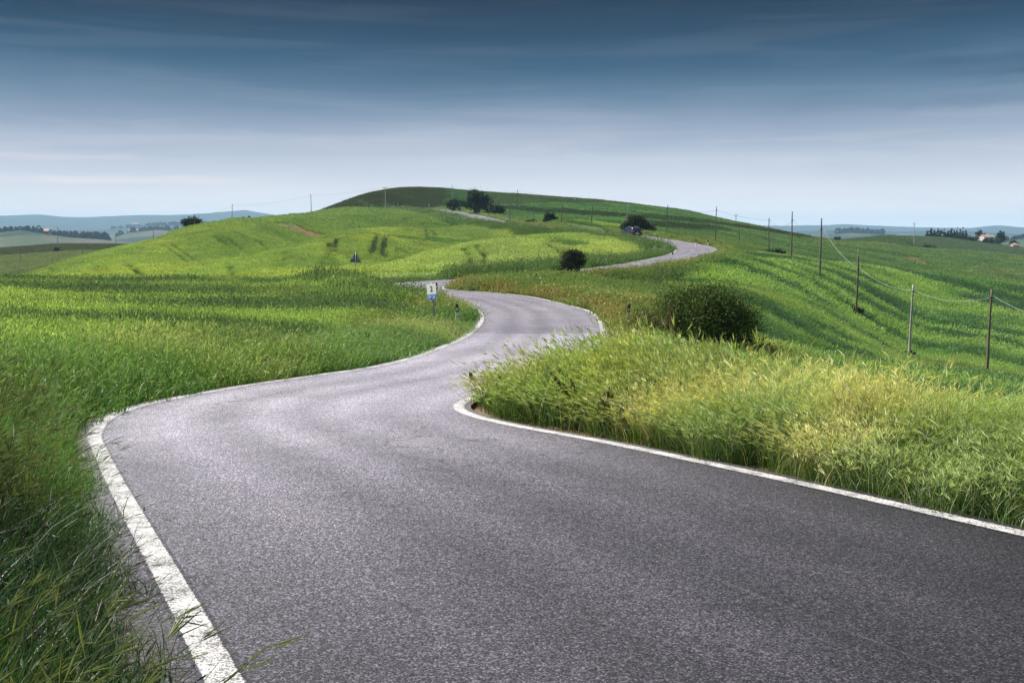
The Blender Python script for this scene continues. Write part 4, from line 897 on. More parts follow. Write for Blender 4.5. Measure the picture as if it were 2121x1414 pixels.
# ------------------------------------------------------------------ the car
cx_, cy_c = 17.75, 149.; jn_ = int(np.argmin((RC[:, 0]-18)**2+(RC[:, 1]-149)**2)); tg = RT[jn_]
jn_ = int(np.argmin(np.hypot(RC[:, 0]-cx_, RC[:, 1]-cy_c))); zc = float(RZ[jn_])
car = empty('car', (cx_, cy_c, zc+.005), math.atan2(tg[1], tg[0])-math.pi/2); tag(car, 'dark blue hatchback with red tail lamps driving away round the far bend', 'car')
car.rotation_euler = (math.asin(max(-.2, min(.2, float(np.gradient(RZ)[jn_]/np.gradient(RS)[jn_])))), 0, math.atan2(tg[1], tg[0])-math.pi/2)
def loft(sections):      # sections: (y, [(x, z)...]) same count, closed loops
    vs = []; fs = []; n_ = len(sections[0][1])
    for y, ring in sections: vs += [(x, y, z) for x, z in ring]
    for i in range(len(sections)-1):
        for k in range(n_): fs.append((i*n_+k, i*n_+(k+1) % n_, (i+1)*n_+(k+1) % n_, (i+1)*n_+k))
    return vs, fs+[tuple(range(n_-1, -1, -1)), tuple((len(sections)-1)*n_+k for k in range(n_))]
def low(w, zb, zt, zm=.62): return [(-w*.92, zb), (w*.92, zb), (w, zb+.14), (w*1.005, zm), (w*.95, zt), (-w*.95, zt), (-w*1.005, zm), (-w, zb+.14)]
secs = [(-2.12, low(.74, .38, .80)), (-2.05, low(.84, .27, .92)), (-1.7, low(.885, .22, .98)), (-.4, low(.89, .20, .97)), (.8, low(.885, .20, .93)), (1.5, low(.86, .22, .84)), (1.95, low(.80, .26, .72)), (2.1, low(.66, .34, .62))]
pw = MB(); pw.add(*loft(secs))
def cab(w0, z0, w1, z1): return [(-w0, z0), (w0, z0), (w1+.06, z1-.10), (w1, z1), (-w1, z1), (-w1-.06, z1-.10)]
body = pw.build('body', M['car_paint'], car, bevel=.035, smooth=True)
pw = MB(); pw.add(*loft([(-1.98, cab(.80, .90, .70, 1.10)), (-1.72, cab(.82, .92, .64, 1.40)), (-1.35, cab(.83, .92, .62, 1.475)), (-.2, cab(.83, .92, .62, 1.49)), (.5, cab(.82, .90, .58, 1.40)), (1.15, cab(.80, .88, .66, .98))]))
pw.build('cabin', M['car_paint'], car, bevel=.03, smooth=True)
pw = MB(); pw.add([(-.60, -2.0, 1.04), (.60, -2.0, 1.04), (.52, -1.76, 1.38), (-.52, -1.76, 1.38)], [(0, 1, 2, 3)])
pw.v = [v+Vector((0, -.03, .012)) for v in pw.v]; b4 = len(pw.v); pw.add([v+Vector((0, .012, -.006)) for v in pw.v[:4]], [(3, 2, 1, 0)]); pw.build('rear_window', M['glass'], car)
for s in (-1, 1):
    pw = MB()
    for y0, y1, w0, w1 in ((-1.62, -1.0, .80, .665), (-.92, -.12, .815, .672), (-.04, .72, .81, .65)):
        a = [(s*(w0+.03), y0, .99), (s*(w0+.03), y1, .98), (s*(w1+.035), y1-.1 if y1 > 0 else y1, 1.36), (s*(w1+.035), y0+.1 if y0 < -1.5 else y0, 1.36)]
        pw.add(a+[(x-s*.02, y, z) for x, y, z in a], [(0, 1, 2, 3), (7, 6, 5, 4), (0, 4, 5, 1), (1, 5, 6, 2), (2, 6, 7, 3), (3, 7, 4, 0)])
    pw.build('side_window', M['glass'], car)
    pw = MB(); pw.add([(s*.44, -2.10, .83), (s*.80, -2.02, .83), (s*.84, -1.86, .86), (s*.80, -1.93, .99), (s*.46, -2.06, .97)], [(0, 1, 2, 3, 4)]); pw.v = [v+Vector((s*.03, -.05, 0)) for v in pw.v]
    pw.add([v+Vector((0, .06, 0)) for v in pw.v[:5]], [(4, 3, 2, 1, 0)]); q = pw.f; pw.f += [(i, (i+1) % 5, 5+(i+1) % 5, 5+i) for i in range(5)]
    tl_ = pw.build('tail_lamp', M['tail'], car)
    pw = MB(); pw.box((s*.62, -2.125, .865), (.2, .02, .04)); pw.build('lens', M['tail_lens'], tl_)
    pw = MB(); pw.box((s*.98, .55, 1.02), (.2, .13, .14)); pw.build('mirror', M['car_paint'], car, bevel=.03)
    for y_ in (-1.32, 1.3):
        pw = MB(); pw.lathe([(.18, -.1), (.29, -.105), (.315, -.06), (.32, 0), (.315, .06), (.29, .105), (.18, .1)], (0, 0, 0), 20, 'x'); wh = pw.build('wheel', M['rubber'], car, smooth=False); wh.location = (s*.79, y_, .32)
        pw = MB(); pw.lathe([(.05, .09), (.2, .085), (.215, .112), (.19, .09)], (0, 0, 0), 16, 'x'); rm = pw.build('rim', M['alloy'], wh)
        if s < 0: rm.rotation_euler = (0, 0, math.pi)
pw = MB(); pw.prism(rrect(1.56, .24, .06, cz=.42), -2.19, -2.02); pw.build('bumper', M['car_paint'], car)
pw = MB(); pw.prism(rrect(.52, .12, .01, cz=.60), -2.20, -2.14); pw.build('number_plate', M['white'], car)
pw = MB(); pw.prism(rrect(.16, .06, .02, cz=.86), -2.14, -2.05); pw.build('boot_handle', M['chrome'], car)
pw = MB(); pw.box((-.55, -.55, 1.52), (.04, 1.5, .035)); pw.box((.55, -.55, 1.52), (.04, 1.5, .035)); pw.build('roof_rail', M['alloy'], car)

# ------------------------------------------------------------------ trees and bushes
def crown(name, lobes, n, size, cols, parent, seed, clump=60, flat=.5, twig=0.):
    g = np.random.default_rng(seed); lob = np.array(lobes, float); vol = lob[:, 3]*lob[:, 4]*lob[:, 5]; vol /= vol.sum()
    nc = max(6, n//clump); li = g.choice(len(lob), nc, p=vol); d = g.normal(0, 1, (nc, 3)); d /= np.linalg.norm(d, axis=1)[:, None]; d[:, 2] = np.where(d[:, 2] < -.5, -d[:, 2], d[:, 2])
    cc_ = lob[li, :3]+d*lob[li, 3:6]*(g.uniform(.35, 1.16, (nc, 1))); ci = g.integers(0, nc, n)
    sg = (lob[li, 3:6].mean(1)*.17)[ci][:, None]; P = cc_[ci]+g.normal(0, 1, (n, 3))*sg*np.array([1, 1, .8])
    if twig:   # shoots that stick out past the outline
        k = g.random(n) < twig; P[k] += d[ci[k]]*np.abs(g.normal(0, .30, (k.sum(), 1)))*lob[li[ci[k]], 3:6].mean(1)[:, None]+np.array([0, 0, .05])
    a = g.normal(0, 1, (n, 3)); a /= np.linalg.norm(a, axis=1)[:, None]; b = np.cross(a, g.normal(0, 1, (n, 3))); b /= np.linalg.norm(b, axis=1)[:, None]
    s = size*g.uniform(.55, 1.5, (n, 1)); A, B = a*s, b*s*flat
    V = np.stack([P-A, P+B, P+A, P-B], 1).reshape(-1, 3); Q = np.arange(n*4).reshape(-1, 4)
    cl = np.array(cols); c0 = cl[g.integers(0, len(cl), nc)][ci]*(g.uniform(.7, 1.35, nc)[ci][:, None])*(g.uniform(.8, 1.2, (n, 1)))
    me = quads_mesh(name, V, Q, mat=M['leaf'], attrs={'col': ('FLOAT_COLOR', np.c_[np.repeat(c0, 4, 0), np.ones(n*4)])})
    o = bpy.data.objects.new(name, me); COL.objects.link(o); o.parent = parent; return o
def limbs(name, lobes, parent, r, seed, stems=1, base=None):
    g = random.Random(seed); m_ = MB()
    for lx, ly, lz, rx, ry, rz in lobes:
        for k in range(stems):
            e_ = Vector((lx+g.uniform(-.5, .5)*rx, ly+g.uniform(-.5, .5)*ry, lz+g.uniform(0, .6)*rz)); s = Vector(((g.uniform(-1, 1)*r*2), g.uniform(-1, 1)*r*2, -.15))
            mid_ = s.lerp(e_, .5)+Vector((g.uniform(-.15, .15)*rx, g.uniform(-.15, .15)*ry, .1*rz)); m_.tube([s, s.lerp(mid_, .5), mid_, e_], [r, r*.85, r*.55, r*.12], 7)
    return m_.build(name, M['bark'], parent, smooth=True)
DG = [(.034, .060, .025), (.058, .094, .034), (.018, .034, .015)]
def plant(name, u, d, vtop, wpx, lobes, n, size, cols, label, cat, seed, vbase=None, twig=.1, stems=2, r=.08, clump=60, zoff=0, group=None):
    """lobes in units of the plant's own half width (x, y) and height (z)"""
    x, y, zt = at(u, vtop, d); zg = gz(x, y)+zoff; w = wpx/2*d/FPX; h = max(zt-zg, .35*w)
    root = empty(name, (x, y, zg)); tag(root, label, cat, group)
    lb = [(a*w, b*w, c*h, e*w, f*w, g_*h) for a, b, c, e, f, g_ in lobes]
    crown('crown', lb, n, size, cols, root, seed, clump=clump, twig=twig); limbs('trunk', lb, root, r, seed, stems); return root
BUSH = [(0, 0, .45, .92, .9, .50), (-.45, .1, .55, .5, .5, .40), (.5, -.1, .40, .48, .6, .38), (.05, -.2, .68, .6, .6, .32)]
plant('round_bush', 1460, 34.5, 610, 218, [(0, 0, .5, .9, .9, .50), (-.4, .1, .62, .5, .5, .38), (.45, -.1, .45, .5, .6, .42), (.05, -.2, .75, .55, .6, .28), (-.6, 0, .3, .38, .4, .3)], 60000, .034, [(.075, .14, .030), (.10, .165, .034), (.145, .175, .042), (.045, .09, .024)], 'big dark rounded bush standing behind the creamy oats', 'bush', 11, twig=.12, stems=5, r=.05, clump=60, zoff=-.3)
plant('small_tree', 1187, 79, 520, 54, [(-.25, 0, .55, .65, .7, .40), (.45, 0, .60, .5, .5, .33), (0, .1, .78, .55, .5, .22), (-.5, -.1, .42, .45, .4, .25)], 9000, .055, [(.034, .050, .018), (.055, .068, .024), (.085, .080, .03)], 'small dark leaning tree on the bank beside the middle road', 'tree', 12, twig=.2, stems=3, r=.06, clump=40)
plant('broad_tree', 986, 288, 394, 62, [(0, 0, .72, .55, .5, .28), (-.45, 0, .48, .5, .5, .28), (.5, 0, .42, .55, .5, .30), (.05, -.2, .40, .7, .6, .34)], 9000, .22, DG, 'largest dark tree on the hill beside the upper road', 'tree', 13, r=.3)
plant('broad_tree', 1026, 280, 426, 36, BUSH, 4000, .20, DG, 'smaller dark tree joined to the right of the largest hill tree', 'tree', 14, r=.2)
plant('dark_bush', 939, 312, 414.5, 30, BUSH, 3000, .20, DG, 'low dark bush around the pole on the summit', 'bush', 15, r=.12)
plant('dark_bush', 1140, 215, 444, 29, [(0, 0, .5, .85, .8, .5), (-.1, 0, .75, .5, .5, .28), (.6, 0, .55, .3, .3, .2)], 4500, .12, DG, 'upright dark bush alone beside the upper road', 'bush', 16, r=.1)
plant('dark_bush', 1100, 226, 457, 26, BUSH, 1800, .13, DG, 'low flat bush at the foot of a pole by the upper road', 'bush', 17, r=.08)
plant('dark_bush', 1320, 163, 450, 62, [(0, 0, .5, .62, .7, .5), (-.55, 0, .3, .45, .5, .32), (.55, 0, .28, .5, .5, .30)], 9000, .12, [(.030, .054, .022), (.045, .070, .026), (.06, .068, .026)], 'broad dark bush right behind the car', 'bush', 18, r=.12)
plant('broad_tree', 397, 236, 452, 46, BUSH, 5000, .16, DG, 'round dark tree alone on the left skyline', 'tree', 19, r=.2)
plant('dark_bush', 512, 272, 449, 20, BUSH, 1200, .16, DG, 'tiny dark bush on the left skyline between two poles', 'bush', 20, r=.08)
plant('dark_bush', 1606, 158, 516, 46, [(0, 0, .4, .9, .6, .5), (.5, 0, .35, .5, .5, .4)], 3500, .10, DG, 'low dark bush around the pole in the right field', 'bush', 21, r=.08)
plant('dark_bush', 1734, 505, 489, 14, BUSH, 900, .3, DG, 'tiny dark bush on the saddle left of the far right hill', 'bush', 22, r=.1)
plant('dark_bush', 1925, 425, 505, 34, [(0, 0, .4, 1, .5, .5)], 1500, .3, DG, 'flat dark bush at the foot of the lone pale power pole', 'bush', 23, r=.1)
# weeds round the pole feet
plant('weed_clump', 1773, 95.2, 636, 34, [(0, 0, .4, 1, .6, .5)], 1500, .08, [(.03, .055, .02), (.045, .04, .02)], 'dark weeds round the foot of the pole with its cable a third down', 'weeds', 24, r=.02, stems=1)
plant('weed_clump', 1882, 84.2, 727, 30, [(0, 0, .4, 1, .6, .5)], 1200, .07, [(.03, .055, .02), (.06, .04, .02)], 'dark weeds round the foot of the pale weathered pole', 'weeds', 25, r=.02, stems=1)
plant('weed_clump', 1703, 107.6, 564, 16, [(0, 0, .4, 1, .6, .5)], 500, .07, [(.15, .06, .03), (.10, .05, .025)], 'rusty brown clump at the foot of a right field pole', 'weeds', 26, r=.02, stems=1)
plant('weed_clump', 119.5, 424, 512, 22, [(0, 0, .4, 1, .6, .5)], 500, .25, [(.03, .045, .02), (.06, .04, .02)], 'dark weeds round the foot of the left power pole', 'weeds', 27, r=.03, stems=1)
# farm trees on the far right
for k, (u, vt) in enumerate(((1922, 474), (1929, 472), (1936, 475), (1943, 473), (1950, 475), (1957, 473), (1964, 474), (1971, 472), (1977, 471), (1983, 473), (1989, 471), (1995, 472), (2001, 474))):
    x, y, zt = at(u, vt, 612+random.uniform(-12, 12)); zg = gz(x, y)-.2; h = max(4.2, zt-zg); root = empty('conifer', (x, y, zg)); tag(root, 'dark pointed conifer in the dense row on the far right hill', 'tree', 'conifer row on the far right hill')
    crown('crown', [(0, 0, h*(.12+.14*i), 1.45*(1-.135*i), 1.45*(1-.135*i), h*.12) for i in range(7)], 900, .42, [(.014, .024, .014), (.02, .03, .016)], root, 40+k, clump=30, twig=.05)
    pw = MB(); pw.tube([(0, 0, -.4), (0, 0, h*.6)], [.2, .08], 7); pw.build('trunk', M['bark'], root)
FT = [(1989, 580, 486, 28, DG, 'dark round tree at the right foot of the conifer row'), (2012, 575, 492, 34, DG, 'low dark tree clump left of the farm roof'), (2031, 590, 480, 24, [(.03, .045, .022), (.05, .065, .03)], 'taller grey-green tree behind the farm roof'),
      (2047, 570, 497, 34, DG, 'dark bush in front of the farm roof'), (2072, 585, 481, 20, DG, 'dark egg-shaped tree right of the farm roof'), (2099, 560, 499.5, 16, [(.06, .075, .04), (.08, .09, .05)], 'pale olive tree beside the small white shed')]
for k, (u, d, vt, wpx, cl_, lb) in enumerate(FT): plant('broad_tree', u, d, vt, wpx, BUSH, 2200, .38, cl_, lb, 'tree', 60+k, r=.2, group='farm trees on the far right')
def house(u, d, w, dp, h, rh, wall, roof, label, rz=0, zoff=0, name='farmhouse', wins=3):
    x, y, _ = at(u, 490, d); zg = gz(x, y)+zoff; root = empty(name, (x, y, zg), rz); tag(root, label, 'house', 'far farm buildings')
    m_ = MB(); m_.box((0, 0, h/2-.5), (w, dp, h+1)); m_.prism([(-dp/2, h), (dp/2, h), (0, h+rh)], -w/2, w/2, 'x'); m_.build('walls', M[wall], root)
    m_ = MB(); o_ = .3; s = rh/(dp/2)
    for sg in (-1, 1):
        a = [(-w/2-o_, sg*(dp/2+o_), h-s*o_+.06), (w/2+o_, sg*(dp/2+o_), h-s*o_+.06), (w/2+o_, 0, h+rh+.06), (-w/2-o_, 0, h+rh+.06)]
        m_.add(a+[(p[0], p[1], p[2]+.16) for p in a], [(0, 1, 2, 3), (7, 6, 5, 4), (0, 4, 5, 1), (1, 5, 6, 2), (2, 6, 7, 3), (3, 7, 4, 0)])
    rf = m_.build('roof', M[roof], root); m_ = MB(); m_.box((w*.25, dp*.18, h+rh*.9), (.7, .7, 1.4)); m_.build('chimney', M[wall], rf)
    for k in range(wins):
        m_ = MB(); m_.box((-w/2+w*(k+.5)/wins, -dp/2-.02, h*.62), (w*.08+.3, .06, h*.2)); m_.build('window', M['pane'], root)
    return root
house(2043, 580, 7.5, 5, 2.6, 1.4, 'wall_pale', 'roof_pale', 'pale-roofed farm building among the far right trees', .35, 1.0, wins=2)
house(2101, 556, 3.2, 3, 1.1, .6, 'wall_warm', 'roof_pale', 'small white shed at the far right edge below the hills', .2, .3, 'shed', 1)
house(78, 1440, 7.2, 7, 5, 1.6, 'wall_warm', 'roof', 'small pink farmhouse left of the dark stone barn in the left valley', .2, 1)
house(98, 1440, 11, 8, 6.2, 3, 'stone', 'roof', 'mauve stone barn with a big roof in the left valley', -.3, 1.5)
house(111, 1490, 12.5, 8, 6, 2, 'wall_pale', 'roof', 'long pale villa above the barn in the left valley', .1, 4)
house(95, 1545, 5, 5, 4.5, 1.5, 'wall_warm', 'roof', 'small house between the wooded ridges, left of the gap', .3, 7)
house(107.5, 1545, 4, 4, 5, 1.2, 'wall_warm', 'roof', 'narrow house in the gap between the wooded ridges', .3, 7)
house(38, 1520, 8, 6, 5.5, 1.6, 'wall_warm', 'roof', 'hilltop house on the wooded ridge at the far left', .2, 8)
house(157, 1530, 5, 5, 6, 1.4, 'wall_warm', 'roof', 'reddish house half hidden in the right-hand wood', .2, 6)
for k, (u, d) in enumerate(((293, 2480), (302, 2500), (277, 2460))): house(u, d, 22, 12, 5, 2.4, 'wall_pale', 'roof', ('middle', 'right-hand', 'left-hand')[k]+' building of the pale hamlet on the hazy left slope', .1*k, 3)
house(283, 3700, 24, 12, 8, 3, 'wall_pale', 'roof', 'pale building on the haziest ridge above the hamlet', 0, 4)
# far woods: crowns that merge into one mass
def wood(name, spots, label, cols, seed, size):
    g = np.random.default_rng(seed); Vs = []; Cs = []
    X_ = np.array([s[0] for s in spots]); Y_ = np.array([s[1] for s in spots]); Z_ = ground(X_, Y_)
    for (x, y, h, w, con), zg in zip(spots, Z_):
        n_ = 110; t = g.random(n_); a = g.random(n_)*6.283; rr2 = (w*(1-t)*.95 if con else w*np.sqrt(np.clip(1-(t*1.5-.75)**2/.6, .05, 1)))*np.sqrt(g.random(n_))
        P = np.stack([x+rr2*np.cos(a), y+rr2*np.sin(a), zg+h*(.06+.94*t)], -1); q = g.normal(0, 1, (n_, 3)); q /= np.linalg.norm(q, axis=1)[:, None]; b_ = np.cross(q, g.normal(0, 1, (n_, 3))); b_ /= np.linalg.norm(b_, axis=1)[:, None]
        s = size*g.uniform(.6, 1.4, (n_, 1)); Vs.append(np.stack([P-q*s, P+b_*s, P+q*s, P-b_*s], 1).reshape(-1, 3)); c = np.array(cols[g.integers(0, len(cols))])*g.uniform(.7, 1.3, (n_, 1)); Cs.append(np.repeat(c, 4, 0))
    V = np.concatenate(Vs); C = np.concatenate(Cs); me = quads_mesh(name, V, np.arange(len(V)).reshape(-1, 4), mat=M['leaf'], attrs={'col': ('FLOAT_COLOR', np.c_[C, np.ones(len(C))])})
    o = bpy.data.objects.new(name, me); COL.objects.link(o); tag(o, label, 'wood', kind='stuff'); return o
def spots(u0, u1, d0, d1, n_, h, w, con, sd_):
    g = np.random.default_rng(sd_); out_ = []
    for _ in range(n_):
        u = g.uniform(u0, u1); d = g.uniform(d0, d1); x, y, _ = at(u, 480, d); out_.append((x, y, g.uniform(*h), g.uniform(*w), g.random() < con))
    return out_
WC = [(.022, .040, .026), (.03, .05, .03), (.018, .034, .024)]
wood('far_wood', spots(-120, 92, 1410, 1520, 300, (6, 11), (2.5, 4.5), .35, 1)+spots(0, 60, 1450, 1510, 80, (6, 9), (3, 5), .1, 2)+spots(70, 100, 1430, 1500, 40, (4, 8), (2, 4), .5, 6), 'dark wooded ridge with a house at the far left', WC, 3, 1.5)
wood('far_wood', spots(122, 224, 1480, 1560, 260, (8, 14), (2.5, 4), .7, 4)+spots(112, 225, 1400, 1480, 140, (4, 7), (2.5, 4.5), .05, 5), 'dark pine wood with even tops right of the villas in the left valley', WC, 4, 1.5)
wood('far_wood', spots(240, 520, 2350, 2600, 110, (6, 12), (4, 7), .3, 7)+spots(230, 540, 3700, 3950, 120, (8, 14), (6, 10), .1, 8), 'scattered hazy copses on the pale slopes of the left valley', WC, 8, 3.)
wood('far_wood', spots(1730, 1830, 2350, 2600, 90, (8, 13), (5, 8), .3, 9)+spots(2085, 2300, 1480, 1600, 160, (8, 13), (3, 5), .3, 10), 'hazy woods on the low hills behind the right skyline', WC, 9, 2.4)
for u, d, h in ((71, 1435, 15), (78.5, 1445, 16), (83, 1438, 17), (52, 1430, 9), (248.5, 1900, 14), (258.5, 1900, 14)):
    x, y, _ = at(u, 490, d); root = empty('cypress', (x, y, gz(x, y)-.5)); tag(root, {71: 'shorter left cypress before the pink farmhouse', 78.5: 'middle cypress before the pink farmhouse', 83: 'tallest cypress beside the pink farmhouse', 52: 'lone stubby cypress left of the pink farmhouse', 248.5: 'left one of two lone hazy trees on the left slope', 258.5: 'right one of two lone hazy trees on the left slope'}[u], 'tree', 'cypresses in the left valley')
    crown('crown', [(0, 0, h*(.15+.14*i), 2.2*(1-.12*i), 2.2*(1-.12*i), h*.12) for i in range(7)], 500, .9, [(.014, .026, .016)], root, int(u), clump=25, twig=0)
    pw = MB(); pw.tube([(0, 0, -.5), (0, 0, h*.5)], [.3, .1], 6); pw.build('trunk', M['bark'], root)

# ------------------------------------------------------------------ weeds standing out of the verges
def dock(u, vtop, d, label, col, seed, h=None, lean=.25, wide=.10):
    g = np.random.default_rng(seed); x, y, zt = at(u, vtop, d); zg = gz(x, y); h = max(.5, min(1.35, zt-zg)); root = empty('dock_plant', (x, y, zg)); tag(root, label, 'weed', 'tall weeds in the verge')
    m_ = MB(); heads = []
    for k in range(5):
        dx, dy = lean+g.normal(0, .10), g.normal(0, .12); hh = h*g.uniform(.75, 1.); p = [Vector((g.normal(0, .03), g.normal(0, .03), -.05))]
        for t in (.35, .7, 1.): p.append(Vector((dx*t**1.6*hh, dy*t**1.6*hh, hh*t)))
        m_.tube(p, [.007, .006, .005, .002], 5); heads.append(p)
    m_.build('stem', M['stem'], root, smooth=True)
    P = []
    for p in heads:
        for t in g.uniform(.0, 1., 90): P.append(np.array(p[2].lerp(p[3], t))+g.normal(0, .018*(1.2-t), 3))
    P = np.array(P); n_ = len(P); q = g.normal(0, 1, (n_, 3)); q /= np.linalg.norm(q, axis=1)[:, None]; b_ = np.cross(q, g.normal(0, 1, (n_, 3))); b_ /= np.linalg.norm(b_, axis=1)[:, None]; s = .013*g.uniform(.6, 1.6, (n_, 1))
    Cc = np.repeat(np.array(col)[None]*g.uniform(.6, 1.5, (n_, 1)), 4, 0); me = quads_mesh('seed_head', np.stack([P-q*s, P+b_*s*.6, P+q*s, P-b_*s*.6], 1).reshape(-1, 3), np.arange(n_*4).reshape(-1, 4), mat=M['leaf'], attrs={'col': ('FLOAT_COLOR', np.c_[Cc, np.ones(n_*4)])})
    o = bpy.data.objects.new('seed_head', me); COL.objects.link(o); o.parent = root
    P = []; fs = []
    for k in range(16):
        a = g.random()*6.28; z0 = g.uniform(.05, .55)*h; l_ = g.uniform(.12, .24); dr = np.array([math.cos(a), math.sin(a), g.uniform(.1, .7)]); sd2 = np.array([-math.sin(a), math.cos(a), 0])*.028; b0 = np.array([lean*(z0/h)**1.6*h, 0, z0]); i0 = len(P)
        P += [b0, b0+dr*l_*.5+sd2, b0+dr*l_-np.array([0, 0, l_*.35]), b0+dr*l_*.5-sd2]; fs.append((i0, i0+1, i0+2, i0+3))
    me = quads_mesh('leaf', np.array(P), np.array(fs), mat=M['leaf'], attrs={'col': ('FLOAT_COLOR', np.tile([.035, .075, .02, 1], (len(P), 1)))}); o = bpy.data.objects.new('leaf', me); COL.objects.link(o); o.parent = root
M['stem'] = simple_mat('weed_stem', (.10, .07, .04), .8)
dock(990, 762, 16.6, 'seeded weed leaning over the tip of the right verge', (.13, .12, .05), 1, lean=-.3)
dock(1012, 772, 15.6, 'seeded weed just inside the tip of the right verge', (.12, .10, .05), 2, lean=.3)
dock(1130, 752, 14.6, 'brown seeded weed in the upper middle of the creamy oats', (.12, .085, .04), 3, lean=.1)
dock(1205, 778, 13.4, 'dark bent weed crossing the middle of the creamy oats', (.10, .085, .04), 4, lean=-.45)
dock(1240, 800, 12.8, 'brown weed low in the middle of the creamy oats', (.09, .06, .03), 5, lean=.3)
# bare twigs by the big bush
x, y, _ = at(1345, 700, 31.5); root = empty('twiggy_shrub', (x, y, gz(x, y))); tag(root, 'bare reddish twigs at the left foot of the big rounded bush', 'shrub'); m_ = MB(); g = random.Random(4)
for k in range(26):
    bx_, by_ = g.uniform(-.75, .75), g.uniform(-.3, .3); h = g.uniform(.8, 1.5); m_.tube([(bx_, by_, -.05), (bx_+g.uniform(-.1, .1), by_, h*.5), (bx_+g.uniform(-.25, .25), by_+g.uniform(-.1, .1), h)], [.012, .009, .004], 5)
m_.build('twigs', simple_mat('red_twig', (.20, .11, .08), .8), root)
crown('leaves', [(0, 0, .5, .8, .35, .45)], 900, .03, [(.12, .13, .04), (.18, .12, .06)], root, 77, clump=20)

# ------------------------------------------------------------------ sky, sun, air
SUN_AZ, SUN_EL = R_(-64), R_(48)          # azimuth from the view direction, clockwise
sd = Vector((math.sin(SUN_AZ)*math.cos(SUN_EL), math.cos(SUN_AZ)*math.cos(SUN_EL), math.sin(SUN_EL)))
sun = bpy.data.lights.new('sun', 'SUN'); sun.energy = 5.0; sun.angle = R_(.6); sun.color = (1, .955, .87)
so = bpy.data.objects.new('sun', sun); COL.objects.link(so); so.rotation_euler = sd.to_track_quat('Z', 'Y').to_euler(); so.location = (0, 0, 60)
wd = bpy.data.worlds.new('World'); sc.world = wd; wd.use_nodes = True; nt = wd.node_tree; nt.nodes.clear()
out = nt.nodes.new('ShaderNodeOutputWorld'); bg = nt.nodes.new('ShaderNodeBackground'); L(nt, bg.outputs[0], out.inputs[0])
sky = nt.nodes.new('ShaderNodeTexSky'); sky.sky_type = 'NISHITA'; sky.sun_disc = False; sky.sun_elevation = SUN_EL; sky.sun_rotation = SUN_AZ; sky.altitude = 300; sky.dust_density = 2
STR = .1; EXPO = .95; bg.inputs['Strength'].default_value = STR
tc = nt.nodes.new('ShaderNodeTexCoord'); sx = nt.nodes.new('ShaderNodeSeparateXYZ'); L(nt, tc.outputs['Generated'], sx.inputs[0]); zz = sx.outputs[2]
mp = nt.nodes.new('ShaderNodeMapping'); mp.inputs['Scale'].default_value = (1, 1, 5); L(nt, tc.outputs['Generated'], mp.inputs['Vector'])
n1 = noise_n(nt, mp.outputs[0], 2.3, 7, .55, .35); n2 = noise_n(nt, mp.outputs[0], 6.5, 6, .6, .5)
mp2 = nt.nodes.new('ShaderNodeMapping'); mp2.inputs['Scale'].default_value = (1, 1, 16); mp2.inputs['Location'].default_value = (3.1, 1.7, .4); L(nt, tc.outputs['Generated'], mp2.inputs['Vector'])
n3 = noise_n(nt, mp2.outputs[0], 3.2, 6, .55, .6)
wob = math_n(nt, 'MULTIPLY', math_n(nt, 'SUBTRACT', n1, .5), .03); zw = math_n(nt, 'ADD', zz, wob)
def s8(r, g, b):
    f = lambda c: ((c/255+.055)/1.055)**2.4 if c/255 > .04045 else c/255/12.92
    k_ = 2**-EXPO/STR; return (f(r)*k_, f(g)*k_, f(b)*k_)
SK = [(-.05, (272, 266, 256)), (.0, (272, 266, 256)), (.03, (242, 241, 244)), (.06, (206, 211, 223)), (.095, (156, 170, 191)), (.13, (100, 127, 154)), (.16, (52, 89, 120)), (.19, (24, 60, 90)), (.23, (2, 30, 56)), (.40, (48, 82, 106)), (.60, (100, 125, 145))]
lo, hi = -.05, .6
cl = ramp(nt, math_n(nt, 'DIVIDE', math_n(nt, 'SUBTRACT', zw, lo), hi-lo), [((z-lo)/(hi-lo), s8(*c)) for z, c in SK])
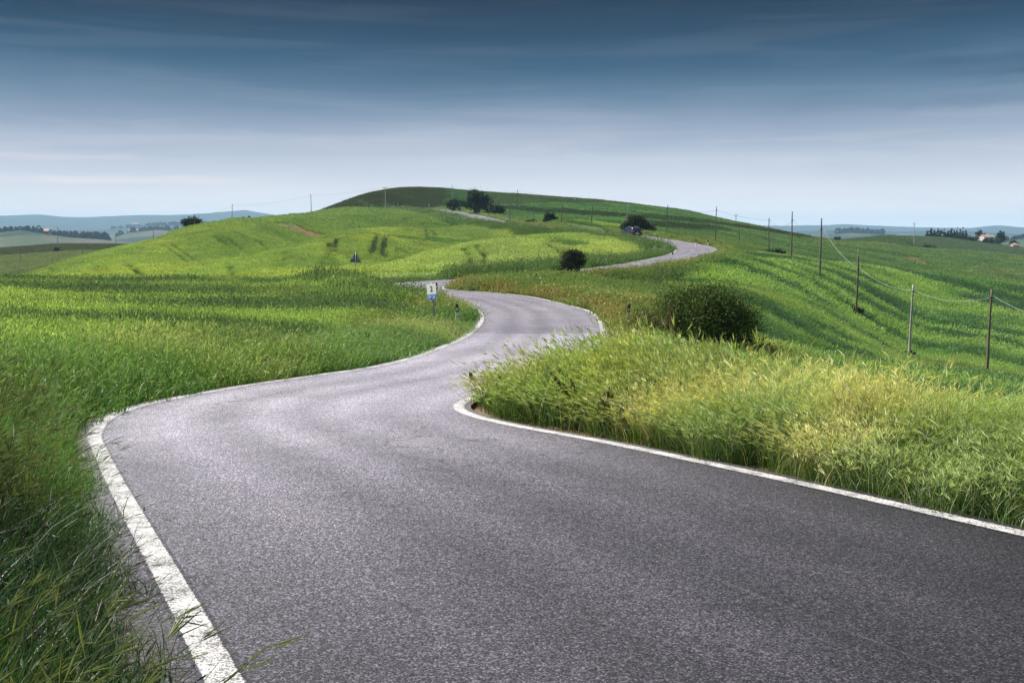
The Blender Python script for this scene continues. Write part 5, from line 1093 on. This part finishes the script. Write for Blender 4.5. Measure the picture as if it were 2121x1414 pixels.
# darker and paler cloud bars, pinkish low ones
dk = ramp(nt, n2, [(.46, 0), (.66, 1)]); cl = mix_c(nt, math_n(nt, 'MULTIPLY', dk, ramp(nt, zz, [(.04, 0), (.10, .07), (.3, .09)])), cl, mix_c(nt, 1., cl, (.72, .80, .86), 'MULTIPLY'))
pk = ramp(nt, n3, [(.50, 0), (.64, 1)]); cl = mix_c(nt, math_n(nt, 'MULTIPLY', pk, ramp(nt, zz, [(.0, .0), (.02, .3), (.08, .2), (.13, .04), (.22, .02)])), cl, s8(226, 220, 226))
az = math_n(nt, 'ARCTAN2', sx.outputs[0], sx.outputs[1])
def bar(a0, aw, z0, zw, col, k):
    fa = math_n(nt, 'SUBTRACT', 1., math_n(nt, 'DIVIDE', math_n(nt, 'ABSOLUTE', math_n(nt, 'SUBTRACT', az, a0)), aw), clamp=True)
    zc_ = math_n(nt, 'ADD', z0, math_n(nt, 'MULTIPLY', math_n(nt, 'SUBTRACT', n2, .5), zw*3.2))
    fz_ = math_n(nt, 'SUBTRACT', 1., math_n(nt, 'DIVIDE', math_n(nt, 'ABSOLUTE', math_n(nt, 'SUBTRACT', zz, zc_)), zw), clamp=True)
    f_ = math_n(nt, 'MULTIPLY', math_n(nt, 'MULTIPLY', ramp(nt, fa, [(0, 0), (.5, 1)], 'EASE'), ramp(nt, fz_, [(0, 0), (.75, 1)], 'EASE')), ramp(nt, n3, [(.3, .2*k), (.6, .75*k)]))
    return f_, col
for b_ in ((.50, .17, .143, .016, (36, 70, 102), .85), (.40, .22, .118, .010, (78, 110, 142), .5), (-.40, .20, .0485, .0065, (240, 233, 234), .8), (-.36, .10, .0475, .004, (252, 244, 240), .8), (-.42, .09, .0675, .004, (226, 222, 230), .6), (-.30, .35, .085, .016, (196, 200, 214), .45), (.1, .3, .068, .012, (214, 220, 228), .5)):
    f_, c_ = bar(*b_); cl = mix_c(nt, f_, cl, s8(*c_))
hi_f = ramp(nt, zz, [(.30, 0), (.75, 1)])
thin = mix_c(nt, ramp(nt, n1, [(.38, .3), (.62, .9)]), sky.outputs[0], s8(128, 138, 150))  # cloud tone overhead, out of view, invented to set the ambient light
L(nt, mix_c(nt, hi_f, cl, thin), bg.inputs['Color'])
# the air
HZ = 1.15e-4
mh, nth, oh = new_mat('haze_air'); pv = nth.nodes.new('ShaderNodeVolumePrincipled'); pv.inputs['Density'].default_value = HZ; pv.inputs['Color'].default_value = (.46, .71, 1.0, 1); pv.inputs['Anisotropy'].default_value = 0
L(nth, pv.outputs[0], oh.inputs['Volume'])
hb = MB(); top = max(float(V_TOP), 40)+6; bot = GMIN-1
hb.box((0, 0, (top+bot)/2), (19600, 19600, top-bot)); ho = hb.build('haze', mh); tag(ho, 'pale blue haze lying over the far valleys', 'haze', kind='stuff')

sc.view_settings.view_transform = 'Standard'; sc.view_settings.look = 'None'; sc.view_settings.exposure = EXPO; sc.view_settings.gamma = 1
sc.render.engine = 'CYCLES'; c = sc.cycles
c.max_bounces = 6; c.diffuse_bounces = 3; c.glossy_bounces = 2; c.transmission_bounces = 3; c.transparent_max_bounces = 8; c.volume_bounces = 1
c.use_denoising = True; c.denoiser = 'OPENIMAGEDENOISE'; c.sample_clamp_indirect = 6; c.use_adaptive_sampling = False
